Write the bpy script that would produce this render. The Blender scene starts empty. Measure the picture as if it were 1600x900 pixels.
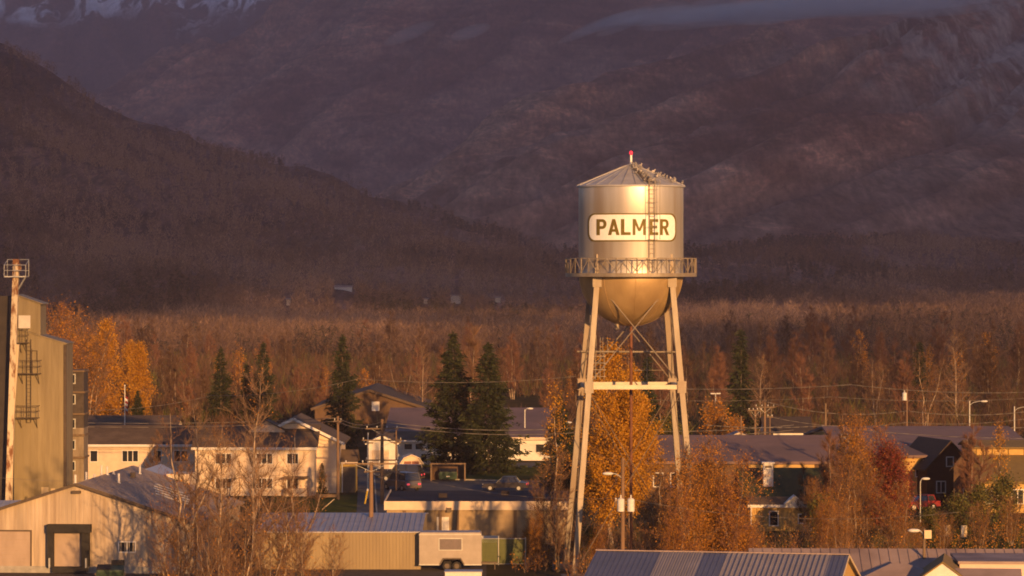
import bpy, bmesh, math, random
import numpy as np
from mathutils import Vector, Matrix

sc = bpy.context.scene
COL = sc.collection
PI = math.pi
R_ = math.radians
FPX, HCAM, VH = 5400.0, 22.4, 421.0        # focal length in photo pixels, camera height, horizon row


def PX(u, D):
    return (u - 800.0) / FPX * D


def PZ(v, D):
    return HCAM - (v - VH) / FPX * D


def GD(v):                                  # distance of the flat ground seen at row v
    return FPX * HCAM / (v - VH)


# ---------------------------------------------------------------- noise
def vnoise(x, y, seed=0):
    xi = np.floor(x).astype(np.int64); yi = np.floor(y).astype(np.int64)
    xf = x - xi; yf = y - yi
    def h(a, b):
        n = (a * 374761393 + b * 668265263 + seed * 982451653) & 0x7fffffff
        n = ((n ^ (n >> 13)) * 1274126177) & 0x7fffffff
        return ((n ^ (n >> 16)) & 0xffff) / 65535.0
    u = xf * xf * (3 - 2 * xf); v = yf * yf * (3 - 2 * yf)
    return (h(xi, yi) * (1 - u) + h(xi + 1, yi) * u) * (1 - v) + (h(xi, yi + 1) * (1 - u) + h(xi + 1, yi + 1) * u) * v


def fbm(x, y, octv=5, seed=0, gain=.5):
    a, s, f = 1.0, 0.0, 1.0
    tot = 0
    for k in range(octv):
        s = s + a * (vnoise(x * f, y * f, seed + k * 17) - .5)
        tot += a; a *= gain; f *= 2.03
    return s / tot * 2


def sstep(t):
    t = np.clip(t, 0, 1)
    return t * t * (3 - 2 * t)


# ---------------------------------------------------------------- mesh builder
class MB:
    def __init__(self):
        self.v = []; self.f = []; self.m = []

    def face(self, pts, mi=0):
        b = len(self.v)
        self.v.extend([tuple(p) for p in pts]); self.f.append(tuple(range(b, b + len(pts)))); self.m.append(mi)
        return self

    def box(self, x0, x1, y0, y1, z0, z1, mi=0, M=None):
        p = [(x0, y0, z0), (x1, y0, z0), (x1, y1, z0), (x0, y1, z0), (x0, y0, z1), (x1, y0, z1), (x1, y1, z1), (x0, y1, z1)]
        if M is not None:
            p = [tuple(M @ Vector(q)) for q in p]
        b = len(self.v); self.v.extend(p)
        for q in ((0, 3, 2, 1), (4, 5, 6, 7), (0, 1, 5, 4), (1, 2, 6, 5), (2, 3, 7, 6), (3, 0, 4, 7)):
            self.f.append(tuple(b + i for i in q)); self.m.append(mi)
        return self

    def prism(self, poly, axis, a, b, mi=0, caps=True):
        """poly of 2-D points extruded along axis ('x': poly=(y,z); 'y': poly=(x,z); 'z': poly=(x,y))"""
        n = len(poly)
        def P(q, t):
            return {'x': (t, q[0], q[1]), 'y': (q[0], t, q[1]), 'z': (q[0], q[1], t)}[axis]
        o = len(self.v)
        self.v.extend([P(q, a) for q in poly] + [P(q, b) for q in poly])
        for i in range(n):
            j = (i + 1) % n
            self.f.append((o + i, o + j, o + n + j, o + n + i)); self.m.append(mi)
        if caps:
            self.f.append(tuple(o + i for i in reversed(range(n)))); self.m.append(mi)
            self.f.append(tuple(o + n + i for i in range(n))); self.m.append(mi)
        return self

    def tube(self, p0, p1, r0, r1=None, n=6, mi=0, cap=True):
        r1 = r0 if r1 is None else r1
        p0 = Vector(p0); p1 = Vector(p1); d = p1 - p0
        if d.length < 1e-6:
            return self
        d.normalize()
        a = d.orthogonal().normalized(); c = d.cross(a)
        o = len(self.v)
        for p, r in ((p0, r0), (p1, r1)):
            for k in range(n):
                t = 2 * PI * k / n
                self.v.append(tuple(p + a * (math.cos(t) * r) + c * (math.sin(t) * r)))
        for k in range(n):
            j = (k + 1) % n
            self.f.append((o + k, o + j, o + n + j, o + n + k)); self.m.append(mi)
        if cap:
            self.f.append(tuple(o + k for k in reversed(range(n)))); self.m.append(mi)
            self.f.append(tuple(o + n + k for k in range(n))); self.m.append(mi)
        return self

    def poly(self, pts, r, n=6, mi=0):
        for a, b in zip(pts[:-1], pts[1:]):
            self.tube(a, b, r, r, n, mi)
        return self

    def bar(self, p0, p1, w, h, mi=0, up=(0, 0, 1)):
        """rectangular bar, w across, h along 'up'"""
        p0 = Vector(p0); p1 = Vector(p1); d = (p1 - p0)
        L = d.length; d.normalize()
        s = d.cross(Vector(up))
        if s.length < 1e-4:
            s = d.orthogonal()
        s.normalize(); t = s.cross(d)
        M = Matrix((s, d, t)).transposed().to_4x4(); M.translation = p0
        return self.box(-w / 2, w / 2, 0, L, -h / 2, h / 2, mi, M)

    def lathe(self, prof, n=32, mi=0, c=(0, 0)):
        o = len(self.v)
        for r, z in prof:
            for k in range(n):
                t = 2 * PI * k / n
                self.v.append((c[0] + r * math.cos(t), c[1] + r * math.sin(t), z))
        for i in range(len(prof) - 1):
            for k in range(n):
                j = (k + 1) % n
                self.f.append((o + i * n + k, o + i * n + j, o + (i + 1) * n + j, o + (i + 1) * n + k)); self.m.append(mi)
        return self

    def ball(self, c, rx, ry=None, rz=None, n=10, mi=0):
        ry = rx if ry is None else ry; rz = rx if rz is None else rz
        o = len(self.v); m = max(4, n // 2 + 1)
        for i in range(m + 1):
            th = PI * i / m
            for k in range(n):
                t = 2 * PI * k / n
                self.v.append((c[0] + rx * math.sin(th) * math.cos(t), c[1] + ry * math.sin(th) * math.sin(t), c[2] - rz * math.cos(th)))
        for i in range(m):
            for k in range(n):
                j = (k + 1) % n
                self.f.append((o + i * n + k, o + i * n + j, o + (i + 1) * n + j, o + (i + 1) * n + k)); self.m.append(mi)
        return self

    def build(self, name, mats, parent=None, smooth=False, loc=None, rz=0):
        me = bpy.data.meshes.new(name)
        me.from_pydata(self.v, [], self.f)
        mats = mats if isinstance(mats, (list, tuple)) else [mats]
        for m in mats:
            me.materials.append(m)
        if len(mats) > 1:
            me.polygons.foreach_set('material_index', self.m)
        if smooth:
            me.polygons.foreach_set('use_smooth', [True] * len(me.polygons))
            if smooth != 'all':
                me.set_sharp_from_angle(angle=R_(40))
        me.update()
        o = bpy.data.objects.new(name, me); COL.objects.link(o)
        if parent is not None:
            o.parent = parent
        if loc is not None:
            o.location = loc
        o.rotation_euler = (0, 0, rz)
        return o


def raw_mesh(name, verts, faces_flat, per, mats, mi=None, parent=None, smooth=False):
    """numpy mesh; every face has 'per' corners"""
    me = bpy.data.meshes.new(name)
    nv = len(verts); nf = len(faces_flat) // per
    me.vertices.add(nv); me.vertices.foreach_set('co', np.asarray(verts, dtype=np.float32).ravel())
    me.loops.add(nf * per); me.loops.foreach_set('vertex_index', np.asarray(faces_flat, dtype=np.int32))
    me.polygons.add(nf); me.polygons.foreach_set('loop_start', np.arange(0, nf * per, per, dtype=np.int32))
    for m in mats:
        me.materials.append(m)
    if mi is not None:
        me.polygons.foreach_set('material_index', np.asarray(mi, dtype=np.int32))
    if smooth:
        me.polygons.foreach_set('use_smooth', np.ones(nf, dtype=bool))
    me.update(calc_edges=True)
    o = bpy.data.objects.new(name, me); COL.objects.link(o)
    if parent is not None:
        o.parent = parent
    return o


def tag(o, label, cat, group=None):
    o['label'] = label; o['category'] = cat
    if group:
        o['group'] = group
    return o


def thing(name, label, cat, loc=(0, 0, 0), rz=0, group=None):
    o = bpy.data.objects.new(name, None); COL.objects.link(o)
    o.empty_display_size = .3
    o.location = loc; o.rotation_euler = (0, 0, rz)
    return tag(o, label, cat, group)


def struct(o, kind='structure'):
    o['kind'] = kind
    return o


def copy_tree(o, parent=None):
    c = o.copy(); COL.objects.link(c)
    if parent is not None:
        c.parent = parent
    for ch in list(o.children):
        copy_tree(ch, c)
    return c


# ---------------------------------------------------------------- materials
MATS = {}


def mat(name, c1, c2=None, scale=2.0, stretch=(1, 1, 1), rough=.8, metal=0.0, bump=0.0, c3=None, scale3=.4, lo=.35, hi=.65,
        transl=0.0, island=None, emit=None, spec=.3, detail=5):
    """procedural material: base colour wanders between c1 and c2 (fine noise) and c3 (broad patches)"""
    m = bpy.data.materials.new(name); m.use_nodes = True
    nt = m.node_tree; N = nt.nodes; L = nt.links
    b = N['Principled BSDF']; out = N['Material Output']
    b.inputs['Roughness'].default_value = rough; b.inputs['Metallic'].default_value = metal
    b.inputs['Specular IOR Level'].default_value = spec
    c4 = lambda c: (c[0], c[1], c[2], 1)
    b.inputs['Base Color'].default_value = c4(c1)
    tc = N.new('ShaderNodeTexCoord')
    colsock = None
    if c2 is not None or bump:
        mp = N.new('ShaderNodeMapping'); mp.inputs['Scale'].default_value = stretch
        L.new(tc.outputs['Object'], mp.inputs[0])
        nz = N.new('ShaderNodeTexNoise'); nz.inputs['Scale'].default_value = scale; nz.inputs['Detail'].default_value = detail
        nz.inputs['Roughness'].default_value = .62
        L.new(mp.outputs[0], nz.inputs['Vector'])
        if c2 is not None:
            rp = N.new('ShaderNodeValToRGB')
            rp.color_ramp.elements[0].position = lo; rp.color_ramp.elements[0].color = c4(c1)
            rp.color_ramp.elements[1].position = hi; rp.color_ramp.elements[1].color = c4(c2)
            L.new(nz.outputs['Fac'], rp.inputs[0]); colsock = rp.outputs[0]
        if bump:
            bp = N.new('ShaderNodeBump'); bp.inputs['Strength'].default_value = bump; bp.inputs['Distance'].default_value = .05
            L.new(nz.outputs['Fac'], bp.inputs['Height']); L.new(bp.outputs[0], b.inputs['Normal'])
    if c3 is not None:
        n3 = N.new('ShaderNodeTexNoise'); n3.inputs['Scale'].default_value = scale3; n3.inputs['Detail'].default_value = 4
        mp3 = N.new('ShaderNodeMapping'); mp3.inputs['Scale'].default_value = stretch; mp3.inputs['Location'].default_value = (3.1, 7.7, 1.3)
        L.new(tc.outputs['Object'], mp3.inputs[0]); L.new(mp3.outputs[0], n3.inputs['Vector'])
        r3 = N.new('ShaderNodeValToRGB'); r3.color_ramp.elements[0].position = .48; r3.color_ramp.elements[1].position = .68
        L.new(n3.outputs['Fac'], r3.inputs[0])
        mx = N.new('ShaderNodeMix'); mx.data_type = 'RGBA'
        L.new(r3.outputs[0], mx.inputs[0])
        if colsock is not None:
            L.new(colsock, mx.inputs[6])
        else:
            mx.inputs[6].default_value = c4(c1)
        mx.inputs[7].default_value = c4(c3); colsock = mx.outputs[2]
    if island is not None:                      # per-leaf variation
        g = N.new('ShaderNodeNewGeometry'); rp = N.new('ShaderNodeValToRGB')
        cr = rp.color_ramp
        cr.elements[0].color = c4(island[0]); cr.elements[1].color = c4(island[-1])
        for i, c in enumerate(island[1:-1]):
            e = cr.elements.new((i + 1) / (len(island) - 1)); e.color = c4(c)
        L.new(g.outputs['Random Per Island'], rp.inputs[0]); colsock = rp.outputs[0]
    if colsock is not None:
        L.new(colsock, b.inputs['Base Color'])
    if transl:
        tr = N.new('ShaderNodeBsdfTranslucent'); ms = N.new('ShaderNodeMixShader'); ms.inputs[0].default_value = transl
        if colsock is not None:
            L.new(colsock, tr.inputs[0])
        else:
            tr.inputs[0].default_value = c4(c1)
        L.new(b.outputs[0], ms.inputs[1]); L.new(tr.outputs[0], ms.inputs[2]); L.new(ms.outputs[0], out.inputs[0])
    if emit:
        b.inputs['Emission Color'].default_value = c4(emit[0]); b.inputs['Emission Strength'].default_value = emit[1]
    MATS[name] = m
    return m
SUN_STR, SKY_STR, EXPOSURE, HAZE_D, CLOUD_BASE = 5.0, .116, .56, 8.0e-5, 872.0
# ---------------------------------------------------------------- sun, sky, camera
SUN_AZ, SUN_EL = R_(20), R_(8.5)            # the sun is behind the camera, 20 degrees to the right
to_sun = Vector((math.sin(SUN_AZ) * math.cos(SUN_EL), -math.cos(SUN_AZ) * math.cos(SUN_EL), math.sin(SUN_EL)))
w = bpy.data.worlds.new("World"); sc.world = w; w.use_nodes = True
bg = w.node_tree.nodes['Background']
sky = w.node_tree.nodes.new('ShaderNodeTexSky'); sky.sky_type = 'NISHITA'; sky.sun_disc = False
sky.sun_elevation = SUN_EL; sky.sun_rotation = PI - SUN_AZ
sky.dust_density = 1.0; sky.ozone_density = 4.0
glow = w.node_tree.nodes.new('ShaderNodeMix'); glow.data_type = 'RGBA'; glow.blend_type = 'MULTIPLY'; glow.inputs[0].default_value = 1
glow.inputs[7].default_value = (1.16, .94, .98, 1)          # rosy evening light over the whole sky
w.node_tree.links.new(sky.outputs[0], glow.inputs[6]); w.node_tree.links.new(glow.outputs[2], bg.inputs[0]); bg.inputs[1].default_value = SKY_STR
ld = bpy.data.lights.new('sun', 'SUN'); ld.energy = SUN_STR; ld.angle = R_(.53); ld.color = (1.0, .535, .19)
lo = bpy.data.objects.new('sun', ld); COL.objects.link(lo)
lo.rotation_euler = to_sun.to_track_quat('Z', 'Y').to_euler()

cd = bpy.data.cameras.new('camera'); cd.lens = 36 * FPX / 1600; cd.sensor_width = 36
cd.shift_y = -(450 - VH) / 1600; cd.clip_end = 60000; cd.clip_start = 1
co = bpy.data.objects.new('camera', cd); COL.objects.link(co); co.location = (0, 0, HCAM); co.rotation_euler = (PI / 2, 0, 0)
sc.camera = co
vs = sc.view_settings; vs.view_transform = 'Standard'; vs.look = 'None'; vs.exposure = EXPOSURE; vs.gamma = 1
sc.cycles.use_denoising = True; sc.cycles.denoiser = 'OPENIMAGEDENOISE'; sc.cycles.denoising_prefilter = 'ACCURATE'; sc.cycles.adaptive_threshold = .008
sc.cycles.filter_width = 1.8
sc.cycles.max_bounces = 6; sc.cycles.volume_bounces = 0; sc.cycles.transparent_max_bounces = 8
sc.cycles.sample_clamp_indirect = 4


# ---------------------------------------------------------------- mountains
def mountain_mat(name, cols, snow=None, rock=None, sy=.06, scale=.004, ang=20):
    m = bpy.data.materials.new(name); m.use_nodes = True
    nt = m.node_tree; N = nt.nodes; L = nt.links; b = N['Principled BSDF']
    b.inputs['Roughness'].default_value = 1; b.inputs['Specular IOR Level'].default_value = 0
    tc = N.new('ShaderNodeTexCoord')
    def noise(sc_, st, loc=(0, 0, 0), det=7, dist=0.0):
        mp = N.new('ShaderNodeMapping'); mp.inputs['Scale'].default_value = st; mp.inputs['Location'].default_value = loc
        L.new(tc.outputs['Object'], mp.inputs[0])
        n = N.new('ShaderNodeTexNoise'); n.inputs['Scale'].default_value = sc_; n.inputs['Detail'].default_value = det
        n.inputs['Roughness'].default_value = .65; n.inputs['Distortion'].default_value = dist
        L.new(mp.outputs[0], n.inputs['Vector']); return n.outputs['Fac']
    def ramp(s, *st):
        r = N.new('ShaderNodeValToRGB'); cr = r.color_ramp
        while len(cr.elements) < len(st):
            cr.elements.new(.5)
        for e, (p, c) in zip(cr.elements, st):
            e.position = p; e.color = (c[0], c[1], c[2], 1)
        L.new(s, r.inputs[0]); return r.outputs[0]
    def mix(f, a, c):
        x = N.new('ShaderNodeMix'); x.data_type = 'RGBA'; L.new(f, x.inputs[0]); L.new(a, x.inputs[6])
        if isinstance(c, tuple):
            x.inputs[7].default_value = (*c, 1)
        else:
            L.new(c, x.inputs[7])
        return x.outputs[2]
    n = len(cols)
    def rnoise(sc_, st, ang, loc=(0, 0, 0), det=8, dist=0.0):
        f = noise(sc_, st, loc, det, dist); f.node.inputs['Roughness'].default_value = .72
        f.node.inputs['Vector'].links[0].from_node.inputs['Rotation'].default_value = (0, R_(ang), 0)
        return f
    base = ramp(rnoise(scale, (.55, sy, 1.5), ang, det=9, dist=.5), *[(.33 + .34 * i / (n - 1), c) for i, c in enumerate(cols)])
    def mul(a, c):
        mu = N.new('ShaderNodeMix'); mu.data_type = 'RGBA'; mu.blend_type = 'MULTIPLY'; mu.inputs[0].default_value = 1
        L.new(a, mu.inputs[6]); L.new(c, mu.inputs[7]); return mu.outputs[2]
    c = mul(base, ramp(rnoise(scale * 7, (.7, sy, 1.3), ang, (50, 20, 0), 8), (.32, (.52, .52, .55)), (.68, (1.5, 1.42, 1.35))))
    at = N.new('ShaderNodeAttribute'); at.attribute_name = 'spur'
    c = mul(c, ramp(at.outputs['Fac'], (.05, (.70, .71, .77)), (.45, (.95, .95, .97)), (.95, (1.28, 1.20, 1.14))))  # spurs lightened and ravines darkened in colour to stand in for relief shading
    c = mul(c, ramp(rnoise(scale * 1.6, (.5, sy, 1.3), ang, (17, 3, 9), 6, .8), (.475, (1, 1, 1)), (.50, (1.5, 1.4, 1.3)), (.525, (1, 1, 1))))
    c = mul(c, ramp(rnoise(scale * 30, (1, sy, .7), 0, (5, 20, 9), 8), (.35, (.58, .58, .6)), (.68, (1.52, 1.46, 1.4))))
    sp = N.new('ShaderNodeSeparateXYZ'); L.new(tc.outputs['Object'], sp.inputs[0])
    def zmask(z0, z1, ns, amp):
        a = N.new('ShaderNodeMath'); a.operation = 'MULTIPLY_ADD'; L.new(ns, a.inputs[0]); a.inputs[1].default_value = amp; L.new(sp.outputs[2], a.inputs[2])
        r = N.new('ShaderNodeMapRange'); r.inputs[1].default_value = z0 + amp / 2; r.inputs[2].default_value = z1 + amp / 2
        L.new(a.outputs[0], r.inputs[0]); return r.outputs[0]
    if rock:
        z0, z1, x0, x1, rc = rock
        f = zmask(z0, z1, noise(.006, (1, .1, 1), (9, 9, 0)), 260)
        rx = N.new('ShaderNodeMapRange'); rx.inputs[1].default_value = x0; rx.inputs[2].default_value = x1; L.new(sp.outputs[0], rx.inputs[0])
        pm = N.new('ShaderNodeMath'); pm.operation = 'MULTIPLY'; L.new(f, pm.inputs[0]); L.new(rx.outputs[0], pm.inputs[1])
        pat = ramp(noise(.026, (1, .05, .38), (3, 0, 5), det=10, dist=.5), (.46, (0, 0, 0)), (.54, (1, 1, 1)))
        pm2 = N.new('ShaderNodeMath'); pm2.operation = 'MULTIPLY'; L.new(pm.outputs[0], pm2.inputs[0]); L.new(pat, pm2.inputs[1])
        rk = ramp(noise(.12, (1, .05, .5), (1, 0, 8), det=8), (.35, tuple(q * .45 for q in rc)), (.66, rc)); c = mix(pm2.outputs[0], c, rk)
    if snow:
        z0, z1, amp = snow
        f = zmask(z0, z1, noise(.006, (1, .05, 1), (11, 3, 0), det=9, dist=.5), amp)
        pat = ramp(noise(.012, (1, .05, .8), (4, 2, 7), det=9, dist=1.0), (.47, (0, 0, 0)), (.53, (1, 1, 1)))
        pm3 = N.new('ShaderNodeMath'); pm3.operation = 'MULTIPLY'; L.new(f, pm3.inputs[0]); L.new(pat, pm3.inputs[1]); f = pm3.outputs[0]
        rx = N.new('ShaderNodeMapRange'); rx.inputs[1].default_value = -560; rx.inputs[2].default_value = -760; rx.inputs[3].default_value = .25; L.new(sp.outputs[0], rx.inputs[0])
        pm4 = N.new('ShaderNodeMath'); pm4.operation = 'MULTIPLY'; L.new(f, pm4.inputs[0]); L.new(rx.outputs[0], pm4.inputs[1])
        c = mix(pm4.outputs[0], c, (.86, .84, .86))
    L.new(c, b.inputs['Base Color'])
    return m


def hill(name, crest, d0, dc, dmax, mt, nz=(30, .004, .001), pw=1.3, nu=220, nd=150, seed=1, u0=-700, u1=2300, gully=0.0, skew=0.0):
    """a ridge: heights rise from d0 to the crest at distance dc and fall away behind; 'crest' gives photo rows of the skyline"""
    us = np.linspace(u0, u1, nu); ds = np.concatenate([d0 + (dc - d0) * np.linspace(0, 1, int(nd * .75)) ** 1.1, np.linspace(dc, dmax, nd - int(nd * .75) + 1)[1:]])
    cu, cv = zip(*crest)
    U, Dd = np.meshgrid(us, ds, indexing='ij')
    X = (U - 800) / FPX * Dd
    zs, spur = hill_z(cu, cv, U, X, Dd, d0, dc, dmax, nz, pw, seed, gully, skew)
    verts = np.stack([X, Dd, zs], -1).reshape(-1, 3)
    i = np.arange(nu - 1)[:, None] * nd + np.arange(nd - 1)[None]
    f = np.stack([i, i + nd, i + nd + 1, i + 1], -1).reshape(-1)
    o = raw_mesh(name, verts, f, 4, [mt], smooth=True)
    o.data.attributes.new('spur', 'FLOAT', 'POINT').data.foreach_set('value', spur.reshape(-1).astype(np.float32))   # spur or ravine, for the painted relief shading
    return struct(o)


def hill_z(cu, cv, U, X, Dd, d0, dc, dmax, nz, pw, seed, gully, skew=0.0):
    zc = HCAM + (VH - np.interp(U, cu, cv)) / FPX * dc
    t = (Dd - d0) / (dc - d0)
    up = sstep(t * .86) / .9263 if pw is None else np.clip(t, 0, 1) ** pw
    z = zc * np.where(Dd <= dc, up, np.clip(1 - (Dd - dc) / (dmax - dc) * .8, 0, 1))
    n = fbm(X * nz[1], Dd * nz[2], 6, seed) * nz[0]
    S = X - skew * Dd
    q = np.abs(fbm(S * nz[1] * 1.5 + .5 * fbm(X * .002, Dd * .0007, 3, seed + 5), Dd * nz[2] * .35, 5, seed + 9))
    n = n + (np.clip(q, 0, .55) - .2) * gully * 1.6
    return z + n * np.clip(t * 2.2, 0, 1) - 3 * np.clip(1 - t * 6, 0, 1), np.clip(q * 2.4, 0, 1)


FOOT = dict(crest=[(-800, -300), (-300, -60), (0, 55), (70, 100), (150, 158), (230, 195), (330, 235), (470, 282), (600, 330), (740, 370), (870, 398), (1000, 408), (1300, 412), (1600, 405), (2400, 400)],
            d0=1150, dc=3000, dmax=4200, nz=(26, .006, .0016), pw=1.25, seed=3, gully=16, skew=-.28)


def foot_z(u, D):
    cu, cv = zip(*FOOT['crest'])
    u = np.asarray(u, float); D = np.asarray(D, float)
    return hill_z(cu, cv, u, (u - 800) / FPX * D, D, FOOT['d0'], FOOT['dc'], FOOT['dmax'], FOOT['nz'], FOOT['pw'], FOOT['seed'], FOOT['gully'], FOOT['skew'])[0]


def hill_hit(u, v):
    for D in np.linspace(1250, 2990, 800):
        if float(foot_z(u, D)) >= PZ(v, D):
            return D, float(foot_z(u, D))
    return 2990, float(foot_z(u, 2990))


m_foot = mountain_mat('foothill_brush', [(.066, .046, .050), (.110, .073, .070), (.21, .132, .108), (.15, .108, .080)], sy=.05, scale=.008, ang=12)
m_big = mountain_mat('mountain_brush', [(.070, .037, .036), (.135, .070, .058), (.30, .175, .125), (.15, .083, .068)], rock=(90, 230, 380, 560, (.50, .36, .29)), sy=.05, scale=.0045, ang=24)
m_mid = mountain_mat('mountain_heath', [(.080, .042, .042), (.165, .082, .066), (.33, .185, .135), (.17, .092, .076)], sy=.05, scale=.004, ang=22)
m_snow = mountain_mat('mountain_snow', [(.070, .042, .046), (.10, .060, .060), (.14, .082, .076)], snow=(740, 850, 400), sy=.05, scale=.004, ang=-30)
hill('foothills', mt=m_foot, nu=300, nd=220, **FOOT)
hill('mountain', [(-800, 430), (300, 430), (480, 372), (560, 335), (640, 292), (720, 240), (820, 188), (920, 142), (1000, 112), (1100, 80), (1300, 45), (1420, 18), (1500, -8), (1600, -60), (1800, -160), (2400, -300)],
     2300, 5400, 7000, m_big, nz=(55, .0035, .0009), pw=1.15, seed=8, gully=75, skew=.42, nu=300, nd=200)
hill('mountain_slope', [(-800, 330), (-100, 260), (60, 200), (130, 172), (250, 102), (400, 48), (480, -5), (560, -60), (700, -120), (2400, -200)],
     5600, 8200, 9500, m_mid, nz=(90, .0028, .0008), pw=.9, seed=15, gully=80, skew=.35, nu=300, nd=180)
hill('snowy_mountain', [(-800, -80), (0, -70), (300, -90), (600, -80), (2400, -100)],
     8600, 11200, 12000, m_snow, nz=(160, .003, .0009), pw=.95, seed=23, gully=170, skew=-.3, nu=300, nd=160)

# mist lying on the mountain shoulder
mm = bpy.data.materials.new('mist'); mm.use_nodes = True
nt = mm.node_tree; nt.nodes.remove(nt.nodes['Principled BSDF'])
pv = nt.nodes.new('ShaderNodeVolumePrincipled'); pv.inputs['Density'].default_value = .0022; pv.inputs['Color'].default_value = (.92, .92, .96, 1)
nt.links.new(pv.outputs[0], nt.nodes['Material Output'].inputs['Volume'])
rng = random.Random(5)
def puff(u, v, D, a, b, c, tilt):
    mb = MB().ball((0, 0, 0), a, b, c, 18)
    o = mb.build('mist', mm, smooth='all', loc=(PX(u, D), D, PZ(v, D))); o.rotation_euler = (0, -tilt, 0)
    return struct(o, 'stuff')
for i in range(30):
    t = rng.random()
    puff(1080 + 400 * t, 25 - 22 * t ** .7 + rng.gauss(0, 7), 4650 + rng.uniform(-150, 150), rng.uniform(45, 130), 110, rng.uniform(5, 14), rng.uniform(.0, .14))
for u, v, a, t_ in ((925, 45, 55, .38), (955, 34, 62, .30), (1000, 22, 70, .22), (970, 40, 38, .36), (1040, 20, 50, .12), (640, 52, 40, .4), (735, 50, 30, .3)):
    puff(u, v, 4800, a, 90, rng.uniform(4, 8), t_)

# unseen cloud bank added behind the camera, shading the mountains but not the town
def cloud():
    Yc = -4200.0
    nx, nz_ = 220, 34
    xs = np.linspace(-700, 5200, nx); zz = np.linspace(0, 1, nz_)
    A, B = np.meshgrid(xs, zz, indexing='ij')
    zb = CLOUD_BASE + 60 * sstep((A - 1750) / 400) + 40 * fbm(A * .004, A * 0, 4, 4); zt = 3500 + 260 * fbm(A * .0012, A * 0 + 9, 4, 6)
    Z = zb + (zt - zb) * B
    prof = np.sqrt(np.clip(1 - (2 * B - 1) ** 2, 0, 1)) * np.clip(np.minimum(A + 700, 5200 - A) / 500, 0, 1) ** .5
    th = 260 * prof * (1 + .6 * fbm(A * .003, Z * .004, 5, 31))
    front = np.stack([A, Yc + th, Z], -1).reshape(-1, 3); back = np.stack([A, Yc - th, Z], -1).reshape(-1, 3)
    i = (np.arange(nx - 1)[:, None] * nz_ + np.arange(nz_ - 1)[None])
    f = np.stack([i, i + nz_, i + nz_ + 1, i + 1], -1).reshape(-1, 4)
    fb = f[:, ::-1] + nx * nz_
    o = raw_mesh('unseen_cloud_bank', np.concatenate([front, back]), np.concatenate([f, fb]).reshape(-1), 4, [mat('cloud', (.8, .8, .82), rough=1, spec=0)], smooth=True)
    struct(o)
    rc = random.Random(9); sc_ = MB()                      # unseen scraps added under the cloud base to soften the shadow edge
    for k in range(150):
        a = rc.uniform(1100, 2700); z = CLOUD_BASE + 60 * min(1, max(0, (a - 1750) / 400)) - 112 * rc.random() ** 1.5
        sc_.ball((a, Yc + rc.uniform(-300, 300), z + 12), rc.uniform(25, 70), 40, rc.uniform(5, 13), 10)
    struct(sc_.build('unseen_cloud_scraps', MATS['cloud'], smooth='all'))
cloud()

# ---------------------------------------------------------------- air
hb = MB().box(-4200, 4200, -60, 12600, -30, 1500)
hz = bpy.data.materials.new('haze'); hz.use_nodes = True
nt = hz.node_tree; nt.nodes.remove(nt.nodes['Principled BSDF'])
pv = nt.nodes.new('ShaderNodeVolumePrincipled'); pv.inputs['Density'].default_value = HAZE_D; pv.inputs['Color'].default_value = (.88, .68, .74, 1)
pv.inputs['Anisotropy'].default_value = 0.0
nt.links.new(pv.outputs[0], nt.nodes['Material Output'].inputs['Volume'])
ho = hb.build('haze', hz); struct(ho, 'stuff')
m_ground = mat('dry_grass', (.085, .062, .030), (.055, .048, .022), scale=.25, rough=1, c3=(.11, .07, .04), scale3=.05, spec=0)
m_lawn = mat('lawn_grass', (.075, .085, .022), (.055, .065, .02), scale=1.2, rough=1, c3=(.11, .09, .03), scale3=.2, spec=0)
m_asph = mat('asphalt', (.050, .047, .046), (.035, .033, .033), scale=1.5, rough=.85, c3=(.075, .068, .062), scale3=.15)
m_gravel = mat('gravel_yard', (.15, .12, .09), (.10, .08, .06), scale=2, rough=1, spec=0)
m_conc = mat('concrete', (.34, .31, .27), (.24, .22, .19), scale=2.5, rough=.9)
struct(MB().face([(-9000, -60, 0), (9000, -60, 0), (9000, 14000, 0), (-9000, 14000, 0)]).build('ground', m_ground))
def sheet(name, pts, m, z):
    return struct(MB().face([(PX(u, D), D, z) for u, D in pts]).build(name, m))
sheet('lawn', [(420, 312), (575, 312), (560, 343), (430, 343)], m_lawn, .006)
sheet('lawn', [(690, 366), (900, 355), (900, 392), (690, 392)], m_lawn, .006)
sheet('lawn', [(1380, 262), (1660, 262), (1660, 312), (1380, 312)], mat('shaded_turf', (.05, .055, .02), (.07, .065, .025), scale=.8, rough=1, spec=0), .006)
sheet('parking_lot', [(590, 300), (870, 300), (860, 364), (585, 372)], m_asph, .010)
sheet('street', [(-100, 374), (575, 374), (900, 396), (1700, 402), (1700, 412), (900, 405), (570, 388), (-100, 386)], m_asph, .012)
sheet('driveway', [(556, 300), (588, 300), (582, 374), (560, 374)], m_asph, .014)
sheet('yard', [(-60, 200), (760, 200), (760, 262), (-60, 262)], m_gravel, .008)
kb = MB()
for a, b in (((590, 300), (585, 372)), ((860, 364), (690, 368))):
    kb.bar((PX(a[0], a[1]), a[1], .06), (PX(b[0], b[1]), b[1], .06), .15, .13)
struct(kb.build('kerb', m_conc))
pl = MB()
for i in range(9):
    X = PX(640 + i * 24, 335); pl.box(X - .05, X + .05, 332, 337.5, .014, .016)
struct(pl.build('parking_marking', mat('road_paint', (.7, .68, .62), (.5, .48, .44), scale=6, rough=.7)))
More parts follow.
